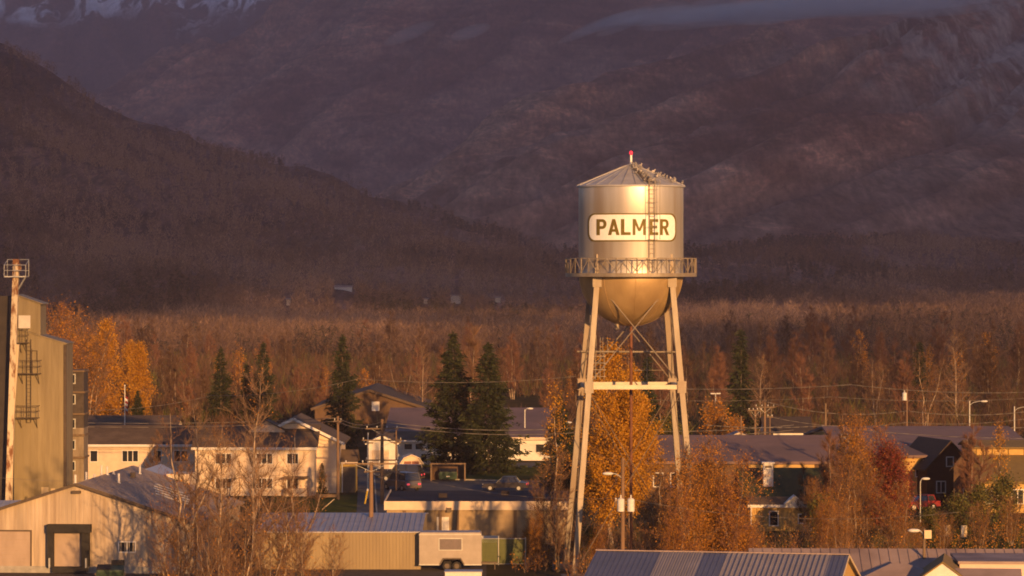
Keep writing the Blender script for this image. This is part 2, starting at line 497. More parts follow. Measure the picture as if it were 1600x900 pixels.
# ---------------------------------------------------------------- water tower
m_tank = mat('aluminium_paint', (.66, .60, .54), (.57, .51, .45), scale=1.3, stretch=(1, 1, .06), rough=.45, metal=.66, c3=(.50, .40, .31), scale3=.9, spec=.5)
m_bowl = mat('bowl_warm_bounce', (.50, .335, .165), (.41, .27, .125), scale=.8, stretch=(1, 1, .4), rough=.42, metal=.4, c3=(.33, .21, .10), scale3=.5, spec=.5)  # ochre stands in for warm light bounced up from the ground
m_troof = mat('tank_roof_paint', (.42, .40, .39), (.34, .32, .31), scale=1.2, rough=.6, metal=.25)
m_tsteel = mat('tower_steel', (.29, .24, .185), (.21, .17, .128), scale=1.5, stretch=(1, 1, .25), rough=.55, metal=.25, c3=(.22, .165, .115), scale3=.6)
m_strut = mat('pale_strut_paint', (.46, .385, .29), (.38, .315, .235), scale=1.5, rough=.5, metal=.2)
m_rod = mat('dark_rod', (.17, .125, .085), (.11, .075, .05), scale=2, rough=.8)  # lower brace rods are darker than the upper ones
m_rust = mat('rusty_pipe', (.17, .065, .035), (.11, .045, .026), scale=2, rough=.8)
m_signw = mat('sign_white', (.80, .78, .73), (.74, .71, .66), scale=1.5, rough=.55)
m_sign_green = mat('sign_letter', (.15, .105, .014), (.12, .085, .012), scale=3, rough=.6)
m_beacon = mat('beacon_red', (.6, .03, .03), rough=.25, emit=((1, .03, .06), .9))
m_dark = mat('dark_metal', (.085, .062, .045), (.12, .085, .058), scale=4, rough=.6)

TD = 253.0
TY = R_(3.2)
tower = thing('water_tower', 'tall silver water tower with PALMER lettering and a round railed balcony', 'water tower', (PX(986, TD), TD, 0), TY)
TR = 3.83; ZE = 28.5; ZA = 30.05; ZC = 22.1; ZB = 21.95
n = 96
shell = MB()
prof = [(TR, ZE)]
z = ZE
for zz in (26.6, 26.57, 24.7, 24.67, 22.8, 22.77, ZC):
    prof.append((TR + (.012 if round(zz * 100) % 100 in (60, 70, 80) else 0), zz))
bowl = [(TR, ZC)]
for k in range(1, 25):
    a = PI / 2 * k / 24
    bowl.append((max(TR * math.cos(a), .02), ZC - TR * math.sin(a)))
shell.lathe(prof, n)
tank = shell.build('tank', m_tank, tower, smooth=True)
bs_ = MB().lathe(bowl, n)
for k in range(10):
    a = 2 * PI * (k + .5) / 10
    q = [((TR + .006) * math.cos(e) * math.cos(a), (TR + .006) * math.cos(e) * math.sin(a), ZC - (TR + .006) * math.sin(e)) for e in np.linspace(.02, 1.45, 16)]
    bs_.poly(q, .02, 5)
bs_.build('tank_bowl', m_bowl, tower, smooth=True)
rb = MB().lathe([(TR - .02, ZE - .1), (TR + .16, ZE - .09), (TR + .16, ZE + .01), (TR * .5, ZE + .80), (.32, ZA - .02), (.30, ZA + .06), (.02, ZA + .1)], n)
roof = rb.build('tank_roof', m_troof, tower, smooth=True)
rl = MB()
for k in range(24):                                   # standing seams of the roof
    a = 2 * PI * k / 24
    rl.bar((.4 * math.cos(a), .4 * math.sin(a), ZA - .05 + .02), ((TR + .13) * math.cos(a), (TR + .13) * math.sin(a), ZE + .045), .03, .03)
rl.build('roof_seam', m_troof, roof)
# sign on the cylinder
def cyl(ang, r, z):                                    # ang measured from the side that faces the camera
    a = ang - TY
    return (r * math.sin(a), -r * math.cos(a), z)
def sx(zx):                                            # photo crop column to angle on the tank
    return math.asin(max(-1, min(1, (zx / 3.75 + 860 - 986.5) / 82.5)))
def sz(zy):
    return HCAM - ((zy / 3.75 + 220) - VH) / FPX * (TD - TR * .8)
def strip(mb, polyx, zlo, zhi, r0, r1):
    """a band between two curves zlo/zhi over angle samples, as a curved plate of thickness r1-r0"""
    for a, b in zip(polyx[:-1], polyx[1:]):
        q = [(a, zlo(a)), (b, zlo(b)), (b, zhi(b)), (a, zhi(a))]
        mb.face([cyl(t, r1, zz) for t, zz in q])
        mb.face([cyl(q[0][0], r0, q[0][1]), cyl(q[1][0], r0, q[1][1]), cyl(q[1][0], r1, q[1][1]), cyl(q[0][0], r1, q[0][1])])
        mb.face([cyl(q[3][0], r1, q[3][1]), cyl(q[2][0], r1, q[2][1]), cyl(q[2][0], r0, q[2][1]), cyl(q[3][0], r0, q[3][1])])
def plate(x0, x1, y0, y1, rad, r0, r1):
    a0, a1 = sx(x0), sx(x1); zt, zb = sz(y0), sz(y1); ra = rad / TR
    h = (zt - zb) / 2; zm = (zt + zb) / 2
    sm = list(np.linspace(0, 1, 13) ** 2 * ra)
    xs = [a0 + s for s in sm] + list(np.linspace(a0 + ra, a1 - ra, 24))[1:-1] + [a1 - s for s in reversed(sm)]
    def hh(t):
        d = min(t - a0, a1 - t)
        if d >= ra:
            return h
        k = 1 - max(d, 0) / ra
        return h - rad + rad * math.sqrt(max(0, 1 - k * k)) if rad < h else h * math.sqrt(max(0, 1 - k * k))
    mb = MB(); strip(mb, xs, lambda t: zm - hh(t), lambda t: zm + hh(t), r0, r1)
    return mb
edge = plate(219, 730, 425, 590, .64, TR + .005, TR + .05).build('sign_border', m_sign_green, tower)
sign = plate(227, 722, 433, 582, .60, TR + .02, TR + .06).build('sign_panel', m_signw, tower)
def letter(polys):
    mb = MB()
    for p in polys:                                    # each polygon in crop pixels; sliced into columns so that it bends round the tank
        x0 = min(q[0] for q in p); x1 = max(q[0] for q in p); ns = max(1, int((x1 - x0) / 5))
        for k in range(ns):
            c = clipx(clipx(p, x0 + (x1 - x0) * k / ns, 1), x0 + (x1 - x0) * (k + 1) / ns, -1)
            if len(c) > 2:
                mb.face([cyl(sx(q[0]), TR + .075, sz(q[1])) for q in c])
    return mb
def clipx(p, x, s):
    out = []
    for i in range(len(p)):
        a, b = p[i], p[(i + 1) % len(p)]
        ia, ib = (a[0] - x) * s >= -1e-9, (b[0] - x) * s >= -1e-9
        if ia:
            out.append(a)
        if ia != ib:
            t = (x - a[0]) / (b[0] - a[0]); out.append((x, a[1] + t * (b[1] - a[1])))
    return out
def arc(cx, cy, rx, ry, t, a0, a1, n=9):
    ps = []
    for k in range(n):
        A, B = a0 + (a1 - a0) * k / n, a0 + (a1 - a0) * (k + 1) / n
        ps.append([(cx + rx * math.cos(A), cy + ry * math.sin(A)), (cx + rx * math.cos(B), cy + ry * math.sin(B)),
                   (cx + (rx - t) * math.cos(B), cy + (ry - t) * math.sin(B)), (cx + (rx - t) * math.cos(A), cy + (ry - t) * math.sin(A))])
    return ps
def rect(x0, x1, y0, y1):
    return [(x0, y0), (x1, y0), (x1, y1), (x0, y1)]
T_, B_ = 459, 553
LET = {
    'P': [rect(268, 287, T_, B_), rect(287, 302, T_, T_ + 17), rect(287, 302, 500, 517)] + arc(302, 488, 23, 29, 17.5, -PI / 2, PI / 2),
    'A': [[(333, B_), (357, T_), (374, T_), (352, B_)], [(357, T_), (374, T_), (399, B_), (380, B_)], [(348, 518), (383, 518), (387, 534), (344, 534)]],
    'L': [rect(406, 426, T_, B_), rect(426, 462, B_ - 17, B_)],
    'M': [rect(473, 489, T_, B_), rect(533, 549, T_, B_), [(473, T_), (491, T_), (518, 530), (505, 530)], [(549, T_), (531, T_), (505, 530), (518, 530)]],
    'E': [rect(569, 588, T_, B_), rect(588, 621, T_, T_ + 17), rect(588, 613, 497, 514), rect(588, 621, B_ - 17, B_)],
    'R': [rect(632, 648, T_, B_), rect(648, 662, T_, T_ + 16), rect(648, 662, 499, 515)] + arc(662, 487, 21, 28, 16, -PI / 2, PI / 2) + [[(652, 512), (669, 510), (686, B_), (668, B_)]],
}
for ch, ps in LET.items():
    letter(ps).build('letter', m_sign_green, sign)
# balcony
BR = 4.78
bal = MB().lathe([(TR + .02, ZB + .12), (BR, ZB + .12), (BR, ZB - .04), (TR + .02, ZB - .04), (TR + .02, ZB + .12)], 48)
bal.lathe([(BR, ZB + .19), (BR + .04, ZB + .19), (BR + .04, ZB - .08), (BR - .06, ZB - .08)], 48)
balcony = bal.build('balcony', m_tsteel, tower, smooth=True)
rail = MB(); NR = 20; ZT = ZB + 1.25
pt = lambda k, zz, r=BR: (r * math.cos(2 * PI * k / NR), r * math.sin(2 * PI * k / NR), zz)
for k in range(NR):
    rail.bar(pt(k, ZT), pt(k + 1, ZT), .07, .08)
    rail.bar(pt(k, ZB + .1), pt(k, ZT), .075, .075)
    rail.tube(pt(k, ZB + .25), pt(k + .5, ZT), .03, n=5); rail.tube(pt(k + .5, ZT), pt(k + 1, ZB + .25), .03, n=5)
    rail.bar(pt(k + .5, ZB + .1), pt(k + .5, ZT), .04, .04)
    rail.bar(pt(k, ZB), pt(k, ZB, TR), .06, .14)
rail.build('railing', m_tsteel, balcony)
# legs: box columns of two channels with lacing
TOPH, BASH = 2.70, 4.50                                # half spacing of the legs at the girder and at the ground
def legp(i, zz):
    s = ((-1, -1), (1, -1), (1, 1), (-1, 1))[i]
    k = TOPH + (BASH - TOPH) * (21.9 - zz) / 21.9
    return Vector((s[0] * k, s[1] * k, zz))
for i in range(4):
    lm = MB(); p0, p1 = legp(i, -.1), legp(i, 23.5)
    s = ((-1, -1), (1, -1), (1, 1), (-1, 1))[i]
    for dy in (-.16, .16):                             # channels
        lm.bar(p0 + Vector((0, dy, 0)), p1 + Vector((0, dy, 0)), .38, .05, up=(0, 1, 0))
    for dx in (-.175, .175):
        for dy in (-.13, .13):
            lm.bar(p0 + Vector((dx, dy, 0)), p1 + Vector((dx, dy, 0)), .05, .07, up=(0, 1, 0))
    nl = 44
    for k in range(nl):                                # lacing bars on the sides
        a = p0.lerp(p1, k / nl); b = p0.lerp(p1, (k + 1) / nl)
        for dx in (-.195, .195):
            q = .13 * (1 if k % 2 else -1)
            lm.bar(a + Vector((dx, q, 0)), b + Vector((dx, -q, 0)), .02, .06, up=(0, 1, 0))
    lg = lm.build('leg', m_tsteel, tower)
    for zz in (21.55, 13.9):
        c = legp(i, zz)
        for sd in (-1, 1):
            gp = MB(); yy = c.y + sd * .22; gp.box(c.x - .32, c.x + .32, yy - .0275, yy + .0275, c.z - .42, c.z + .42)
            for bx in (-.24, .24):
                for bz in (-.28, 0, .28):
                    gp.box(c.x + bx - .04, c.x + bx + .04, min(yy + sd * .026, yy + sd * .05), max(yy + sd * .026, yy + sd * .05), c.z + bz - .04, c.z + bz + .04)
            gp.build('gusset_plate', m_tsteel, lg)
    fb_ = MB(); c = legp(i, 0); fb_.prism([(c.x - .9, c.y - .9), (c.x + .9, c.y - .9), (c.x + .9, c.y + .9), (c.x - .9, c.y + .9)], 'z', -.3, .45)
    fb_.build('footing', mat('concrete_pad', (.16, .14, .12), (.12, .105, .09), scale=3) if 'concrete_pad' not in MATS else MATS['concrete_pad'], tower)
for i in range(4):
    j = (i + 1) % 4
    st = MB(); a, b = legp(i, 13.9), legp(j, 13.9)
    st.bar(a, b, .24, .32); st.build('strut', m_strut, tower)
    for (za, zb) in ((21.5, 14.1), (14.1, 21.5), (13.6, .6), (.6, 13.6)):
        rd = MB(); rd.tube(legp(i, za), legp(j, zb), .045 if za + zb > 20 else .03, n=6); rd.build('brace_rod', m_tsteel if za + zb > 20 else m_rod, tower)
MB().tube((0, 0, .0), (0, 0, ZC - TR + .1), .11, n=12).build('riser_pipe', m_rust, tower)
MB().tube((-1.05, -.3, ZC - TR + .25), (-1.05, -.3, ZC - TR - .25), .16, n=10).build('drain_fitting', m_tsteel, tower)
# ladder up the shell
la = MB(); a0 = math.asin((1015 - 986.5) / 82.5)
for da in (-.052, .052):
    la.tube(cyl(a0 + da, TR + .22, ZB + .1), cyl(a0 + da, TR + .22, ZE + .5), .03, n=5)
    la.tube(cyl(a0 + da * 1.9, TR + .62, ZB + 2.6), cyl(a0 + da * 1.9, TR + .62, ZE + .4), .022, n=5)
z = ZB + .3
while z < ZE + .4:
    la.tube(cyl(a0 - .052, TR + .22, z), cyl(a0 + .052, TR + .22, z), .018, n=4); z += .33
z = ZB + 2.6
while z < ZE + .4:
    pts = [cyl(a0 + .052 * 1.9 * math.sin(t), TR + .22 + .4 * (1 - abs(t) / 1.6) ** .5 if abs(t) < 1.6 else TR + .22, z) for t in np.linspace(-1.6, 1.6, 7)]
    la.poly(pts, .016, 4); z += .9
la.build('shell_ladder', m_tsteel, tower)
# ladder lying on the cone roof
rl = MB(); cone = lambda r: ZE + .03 + (ZA - ZE) * (1 - r / TR) + .14
for da in (-.05, .05):
    rl.tube(cyl(a0 + da, TR + .1, cone(TR + .1)), cyl(a0 + da * 5, .6, cone(.6)), .03, n=5)
for k in range(14):
    r = .6 + (TR - .5) * k / 13; dd = .05 + .2 * (1 - (r - .6) / (TR - .5))
    rl.tube(cyl(a0 - dd, r, cone(r)), cyl(a0 + dd, r, cone(r)), .02, n=4)
rl.tube(cyl(a0 - .25, .7, cone(.7)), cyl(a0 - .13, TR, cone(TR) + .1), .04, n=5)
rl.build('roof_ladder', m_dark, tower)
# beacon
bc = MB().tube((0, 0, ZA + .05), (0, 0, ZA + .72), .085, n=10).build('beacon_post', m_signw, tower)
MB().ball((0, 0, ZA + .88), .13, .13, .16, 12).build('beacon_lamp', m_beacon, tower, smooth='all')
# whip aerials on a pipe
ap = MB(); za = PZ(549, 256)
ap.tube((-3.75, 2.7, za), (3.95, 2.5, za - .04), .075, n=8)
for x, h0, h1 in ((-2.35, -.2, 1.2), (-2.05, -.2, 1.05), (-1.85, -.2, 1.05), (-1.5, -.2, .95), (-2.9, -.2, .9)):
    ap.tube((x, 2.7, za + h0), (x, 2.7, za + h1), .03, n=5)
for x in (-2.4, -2.05, -1.75):
    ap.tube((x, 2.75, za - 2.1), (x, 2.75, za - .1), .03, n=5)
for k in range(4):
    ap.tube((-2.6, 2.75, za - .35 - .5 * k), (-1.6, 2.75, za - .35 - .5 * k), .025, n=4)
ap.build('aerial', m_tsteel, tower)
a2 = MB(); a2.tube((1.45, 2.9, za - 2.4), (1.45, 2.9, za), .035, n=5); a2.tube((.5, 2.9, za - 1.4), (2.75, 2.9, za - 1.4), .03, n=5)
a2.build('aerial', m_tsteel, tower)
# roof birds
bird = MB(); bird.ball((0, 0, .12), .15, .085, .095, 8); bird.ball((.13, 0, .23), .06, .055, .06, 6); bird.box(-.30, -.10, -.04, .04, .08, .11)
bird.tube((.18, 0, .23), (.23, 0, .22), .015, .004, 4)
m_pig = mat('pigeon_grey', (.16, .15, .16), (.30, .27, .25), scale=9, rough=.8); m_pig2 = mat('pigeon_pale', (.52, .46, .40), (.30, .27, .25), scale=9, rough=.8)
b0 = bird.build('pigeon', m_pig, smooth='all'); b1 = bird.build('pigeon', m_pig2, smooth='all')
rng = random.Random(11); Mt = Matrix.Translation((PX(986, TD), TD, 0)) @ Matrix.Rotation(TY, 4, 'Z')
spots = [(rng.uniform(.10, .98), rng.choice([rng.gauss(.36, .10), rng.uniform(.3, 1.75)])) for _ in range(58)]
used = [0, 0]
for r_, a in spots:
    r = TR * r_; s = int(rng.random() < .35)
    src = (b0, b1)[s]
    o = src if not used[s] else src.copy()
    if used[s]:
        COL.objects.link(o)
    used[s] = 1
    p = Mt @ Vector(cyl(a, r, cone(r) - .14 + .05)); o.location = p; o.rotation_euler = (0, 0, rng.uniform(0, 6.28)); k = rng.uniform(.85, 1.15); o.scale = (k, k, k)
    tag(o, ('dark', 'pale')[s] + ' pigeon roosting on the right side of the cone roof of the water tower', 'bird', 'pigeons on the water tower roof')
# ---------------------------------------------------------------- trees
m_bark = mat('birch_bark', (.46, .34, .24), (.26, .185, .125), scale=5, stretch=(1, 1, .4), rough=.9, c3=(.08, .06, .05), scale3=3)
m_dbark = mat('dark_bark', (.085, .060, .042), (.13, .095, .07), scale=6, stretch=(1, 1, .3), rough=.95)
m_twig = mat('twig', (.13, .07, .042), rough=.9, island=[(.09, .050, .032), (.15, .08, .045), (.20, .105, .055)])
m_twig_dim = mat('dim_twig', (.1, .05, .03), rough=.95, island=[(.055, .030, .019), (.095, .048, .027), (.13, .066, .035)])
m_twig_red = mat('reddish_twig', (.13, .07, .042), rough=.9, island=[(.10, .043, .028), (.17, .075, .042), (.22, .10, .06)])
m_twig_pale = mat('pale_twig', (.2, .13, .08), rough=.9, island=[(.13, .08, .05), (.21, .13, .08), (.28, .17, .11)])
m_leaf_gold = mat('golden_leaf', (.45, .22, .03), rough=.6, transl=.25, island=[(.30, .12, .007), (.46, .205, .009), (.58, .285, .014), (.40, .18, .011), (.24, .12, .012)])
m_leaf_orange = mat('orange_leaf', (.35, .14, .03), rough=.6, transl=.25, island=[(.22, .080, .010), (.42, .17, .012), (.58, .25, .018), (.32, .125, .012), (.20, .10, .014)])
m_leaf_red = mat('red_leaf', (.3, .04, .03), rough=.6, transl=.25, island=[(.09, .012, .009), (.19, .022, .013), (.13, .032, .013), (.24, .055, .018)])
m_leaf_green = mat('olive_leaf', (.09, .085, .02), rough=.7, transl=.2, island=[(.05, .055, .014), (.09, .085, .018), (.14, .11, .02)])
m_needle = mat('spruce_needle', (.03, .045, .02), rough=.8, spec=.1, island=[(.014, .019, .009), (.024, .030, .013), (.040, .042, .016), (.018, .024, .010)])


def rot_any(rs, n):
    v = rs.normal(size=(n, 3)); return v / np.linalg.norm(v, axis=1, keepdims=True)


def tri_twigs(base, dirs, length, width, rs):
    """slender tapering blades"""
    n = len(base)
    side = np.cross(dirs, rot_any(rs, n)); side /= np.linalg.norm(side, axis=1, keepdims=True) + 1e-9
    a = base - side * (width / 2)[:, None]; b = base + side * (width / 2)[:, None]; c = base + dirs * length[:, None]
    return np.stack([a, b, c], 1).reshape(-1, 3)


def leaf_quads(cent, size, rs, up=0.0):
    n = len(cent)
    d1 = rot_any(rs, n); d2 = np.cross(d1, rot_any(rs, n)); d2 /= np.linalg.norm(d2, axis=1, keepdims=True) + 1e-9
    s = size[:, None]
    return np.stack([cent - d1 * s * .5, cent + d2 * s * .34, cent + d1 * s * .5, cent - d2 * s * .34], 1).reshape(-1, 3)


def skeleton(rs, h, nbr, spread, start=.22, lean=0.0, rise=1.0, sub=5, crook=.02):
    """trunk points, branch polylines with radii, and twig seats"""
    nt_ = 9
    az = rs.uniform(0, 6.28)
    tp = []
    off = np.zeros(2)
    for k in range(nt_):
        t = k / (nt_ - 1)
        off = off + rs.normal(size=2) * crook * h * .35
        tp.append(np.array([math.cos(az) * lean * h * t ** 1.3 + off[0], math.sin(az) * lean * h * t ** 1.3 + off[1], h * t]))
    tp[0][:2] = 0
    tp = np.array(tp)
    def trunk_at(t):
        x = t * (nt_ - 1); i = min(int(x), nt_ - 2); return tp[i] + (tp[i + 1] - tp[i]) * (x - i)
    segs = []; seats = []
    r0 = h * .0095
    for i in range(nbr):
        t = start + (1 - start) * ((i + rs.uniform(.1, .9)) / nbr)
        a = i * 2.4 + rs.uniform(-.5, .5)
        L = 1.15 * spread * h * min(1, .55 + 1.3 * t) * (1.06 - t) ** .62 * rs.uniform(.5, 1.25)
        el = R_(rs.uniform(22, 52)) * rise
        d = np.array([math.cos(a) * math.cos(el), math.sin(a) * math.cos(el), math.sin(el)])
        p = trunk_at(t); r = max(.012, r0 * (1.05 - t) * .6)
        n = 4; path = [p]
        for k in range(n):
            d = d + np.array([0, 0, .11 * rise]) + rs.normal(size=3) * .13; d /= np.linalg.norm(d)
            q = path[-1] + d * (L / n); segs.append((path[-1], q, r * (1 - k / n * .75), r * (1 - (k + 1) / n * .75))); path.append(q)
        for k in range(sub):
            s = (k + .6) / sub * (n - .02); j = int(s); b = path[j] + (path[j + 1] - path[j]) * (s - j)
            dd = path[j + 1] - path[j]; dd /= np.linalg.norm(dd)
            dd = dd + rot_any(rs, 1)[0] * .75 + np.array([0, 0, .25]); dd /= np.linalg.norm(dd)
            l2 = L * rs.uniform(.22, .42); e = b + dd * l2; mid = b + dd * l2 * .5 + rs.normal(size=3) * l2 * .06
            rr = r * .38; segs.append((b, mid, rr, rr * .7)); segs.append((mid, e, rr * .7, rr * .3)); seats.append((b, e, dd, l2))
        seats.append((path[-2], path[-1], d, L / n))
    return tp, r0, segs, seats


def make_tree(name, seed, h, nbr, spread, bark, twig, leaf=None, twigs=14, leaves=0, leaf_size=.2, tl=(.35, .9), tw=.022, start=.22, lean=0.0, rise=1.0, sub=5,
              crook=.02, fork=0, leafspread=.35, minr=.012):
    rs = np.random.RandomState(seed)
    root = bpy.data.objects.new(name, None); COL.objects.link(root)
    trunk = MB(); V = []; Fc = []; MI = []
    cm = MB()
    bases = [(0, 0, h, lean)]
    for k in range(fork):
        bases.append((rs.uniform(-.5, .5), rs.uniform(-.5, .5), h * rs.uniform(.62, .95), rs.uniform(.06, .2)))
    B, Dr, Ln, Wd, LC = [], [], [], [], []
    for (bx, by, hh, le) in bases:
        tp, r0, segs, seats = skeleton(rs, hh, nbr if not fork else int(nbr * .62), spread, start, le, rise, sub, crook)
        o = np.array([bx, by, 0])
        for k in range(len(tp) - 1):
            t0, t1 = k / (len(tp) - 1), (k + 1) / (len(tp) - 1)
            trunk.tube(tp[k] + o, tp[k + 1] + o, max(r0 * (1.05 - t0), .015), max(r0 * (1.05 - t1), .012), 6)
        for p, q, ra, rb_ in segs:
            cm.tube(p + o, q + o, max(ra, minr), max(rb_, minr * .7), 3, 0, cap=False)
        for b, e, d, l2 in seats:
            m = max(2, int(twigs * rs.uniform(.6, 1.3)))
            s = rs.uniform(.1, 1, m)[:, None]
            bb = b + (e - b) * s + o
            dd = d + rot_any(rs, m) * .8 + np.array([0, 0, .35]); dd /= np.linalg.norm(dd, axis=1, keepdims=True)
            B.append(bb); Dr.append(dd); Ln.append(rs.uniform(*tl, m)); Wd.append(rs.uniform(.6, 1.4, m) * tw)
            if leaf is not None and leaves:
                ml = rs.poisson(leaves * rs.choice([0, .15, .9, 2.6]))
                if ml:
                    s = rs.uniform(0, 1.15, ml)[:, None]
                    LC.append(b + (e - b) * s + o + rs.normal(size=(ml, 3)) * leafspread)
    nb = len(cm.v)
    tv = tri_twigs(np.concatenate(B), np.concatenate(Dr), np.concatenate(Ln), np.concatenate(Wd), rs)
    me_mats = [twig if bark is not m_bark else twig, twig] + ([leaf] if leaf is not None else [])
    me = bpy.data.meshes.new('crown')
    lv = np.zeros((0, 3))
    if LC:
        lc = np.concatenate(LC); lv = leaf_quads(lc, leaf_size * rs.uniform(.6, 1.35, len(lc)), rs)
    cv = np.array(cm.v).reshape(-1, 3)
    verts = np.concatenate([cv, tv, lv])
    quads = np.array([f for f in cm.f]).reshape(-1)
    nq, ntw, nl = len(cm.f), len(tv) // 3, len(lv) // 4
    loops = np.concatenate([quads, np.arange(len(tv)) + len(cv), np.arange(len(lv)) + len(cv) + len(tv)]).astype(np.int32)
    sizes = np.concatenate([np.full(nq, 4), np.full(ntw, 3), np.full(nl, 4)])
    starts = np.concatenate([[0], np.cumsum(sizes)[:-1]]).astype(np.int32)
    me.vertices.add(len(verts)); me.vertices.foreach_set('co', verts.astype(np.float32).ravel())
    me.loops.add(len(loops)); me.loops.foreach_set('vertex_index', loops)
    me.polygons.add(len(sizes)); me.polygons.foreach_set('loop_start', starts)
    for m_ in me_mats:
        me.materials.append(m_)
    me.polygons.foreach_set('material_index', np.concatenate([np.zeros(nq), np.ones(ntw), np.full(nl, 2)]).astype(np.int32))
    me.update(calc_edges=True)
    c = bpy.data.objects.new('crown', me); COL.objects.link(c); c.parent = root
    t = trunk.build('trunk', bark, root, smooth='all')
    return root


def make_spruce(seed, h, wid=.19, dens=1.0):
    rs = np.random.RandomState(seed)
    root = bpy.data.objects.new('spruce_tree', None); COL.objects.link(root)
    tr = MB().tube((0, 0, 0), (0, 0, h * .97), h * .013, .02, 7); tr.build('trunk', m_dbark, root, smooth='all')
    cents, dirs, ln, wd = [], [], [], []
    nw = int(h * 5.2 * dens)
    for i in range(nw):
        t = (i + rs.uniform(0, 1)) / nw
        z = h * (.05 + .95 * t)
        L0 = wid * h * (1 - t) ** .85 * (1 + .28 * math.sin(z * 2.1 + seed) ) + .12
        nb_ = 7 if t < .8 else 5
        for k in range(nb_):
            if rs.uniform() < .12:
                continue
            a = rs.uniform(0, 6.28); L = L0 * rs.uniform(.55, 1.18)
            droop = rs.uniform(-.32, .05) - .15 * (1 - t)
            m = max(4, int(L * 9))
            s = np.sqrt(rs.uniform(.02, 1, m))
            px_ = np.cos(a) * L * s; py_ = np.sin(a) * L * s; pz_ = z + droop * L * s + .22 * L * s ** 2.5
            jit = rs.normal(size=(m, 3)) * .10
            cents.append(np.stack([px_, py_, pz_], 1) + jit)
            d = np.stack([np.cos(a + rs.normal(size=m) * .9), np.sin(a + rs.normal(size=m) * .9), rs.uniform(-.75, .15, m)], 1)
            d /= np.linalg.norm(d, axis=1, keepdims=True); dirs.append(d)
            ln.append(rs.uniform(.28, .6, m)); wd.append(rs.uniform(.10, .24, m))
    m = 40; z = h * rs.uniform(.93, 1.02, m)
    cents.append(np.stack([rs.normal(size=m) * .05, rs.normal(size=m) * .05, z], 1)); d = np.stack([rs.normal(size=m) * .5, rs.normal(size=m) * .5, np.full(m, .6)], 1)
    dirs.append(d / np.linalg.norm(d, axis=1, keepdims=True)); ln.append(rs.uniform(.2, .45, m)); wd.append(rs.uniform(.06, .12, m))
    v = tri_twigs(np.concatenate(cents), np.concatenate(dirs), np.concatenate(ln), np.concatenate(wd), rs)
    raw_mesh('crown', v, np.arange(len(v)), 3, [m_needle], parent=root)
    return root


def put(src, used, u, D, label, cat, group=None, s=1.0, sz=None, z=0.0, rz=None, rng=random):
    """the source itself the first time, a copy with copied parts afterwards"""
    if used.get(src.name):
        o = copy_tree(src)
    else:
        o = src; used[src.name] = 1
    o.location = (PX(u, D), D, z); o.rotation_euler = (0, 0, rng.uniform(0, 6.28) if rz is None else rz)
    o.scale = (s, s, s * (sz or 1))
    tag(o, label, cat, group)
    if group is None and 'group' in o:
        del o['group']
    return o
USED = {}
rng = random.Random(21)

# prototypes for the belt behind the town
far_bare = [make_tree('birch_tree', 100 + k, 11 + k % 3, 26, .26, m_bark, (m_twig_dim, m_twig_red, m_twig_dim, m_twig)[k % 4], twigs=20, tl=(.5, 1.4), tw=.032, sub=6, start=.10, lean=.05, fork=k % 3 + 1, minr=.014, crook=.03) for k in range(6)]
far_leafy = [make_tree('birch_tree', 140 + k, 11, 26, .26, m_bark, m_twig, m_leaf_orange, start=.1, fork=1, twigs=9, leaves=8, leaf_size=.26, tw=.03, lean=.03, minr=.016) for k in range(2)]
GB = 'birch trees in the belt behind the town'
LB = {0: 'tall bare brown birch standing in the tree belt behind the town roofs', 1: 'birch still holding orange leaves in the tree belt behind the town roofs'}
belt = []
for row, (D0, D1, n_) in enumerate(((480, 540, 58), (560, 680, 74), (700, 880, 72))):
    for k in range(n_):
        D = rng.uniform(D0, D1); u = -40 + 1680 * (k + rng.uniform(-.2, 1.2)) / n_
        if row == 0 and (560 < u < 860) and rng.random() < .55:
            continue
        hs = {0: .62, 1: .66, 2: .72}[row] * rng.choice([.55, .8, .9, 1.0, 1.1, 1.25])
        if u > 1240:
            hs *= 1.15
        if 430 < u < 560:
            hs *= .8
        leafy = rng.random() < .13
        belt.append((rng.choice(far_leafy if leafy else far_bare), u, D, LB[int(leafy)], hs))
for src, u, D, lb, hs in belt:
    put(src, USED, u, D, lb, 'tree', GB if 'bare' in lb else 'leafy birch trees in the belt behind the town', s=hs, rng=rng)

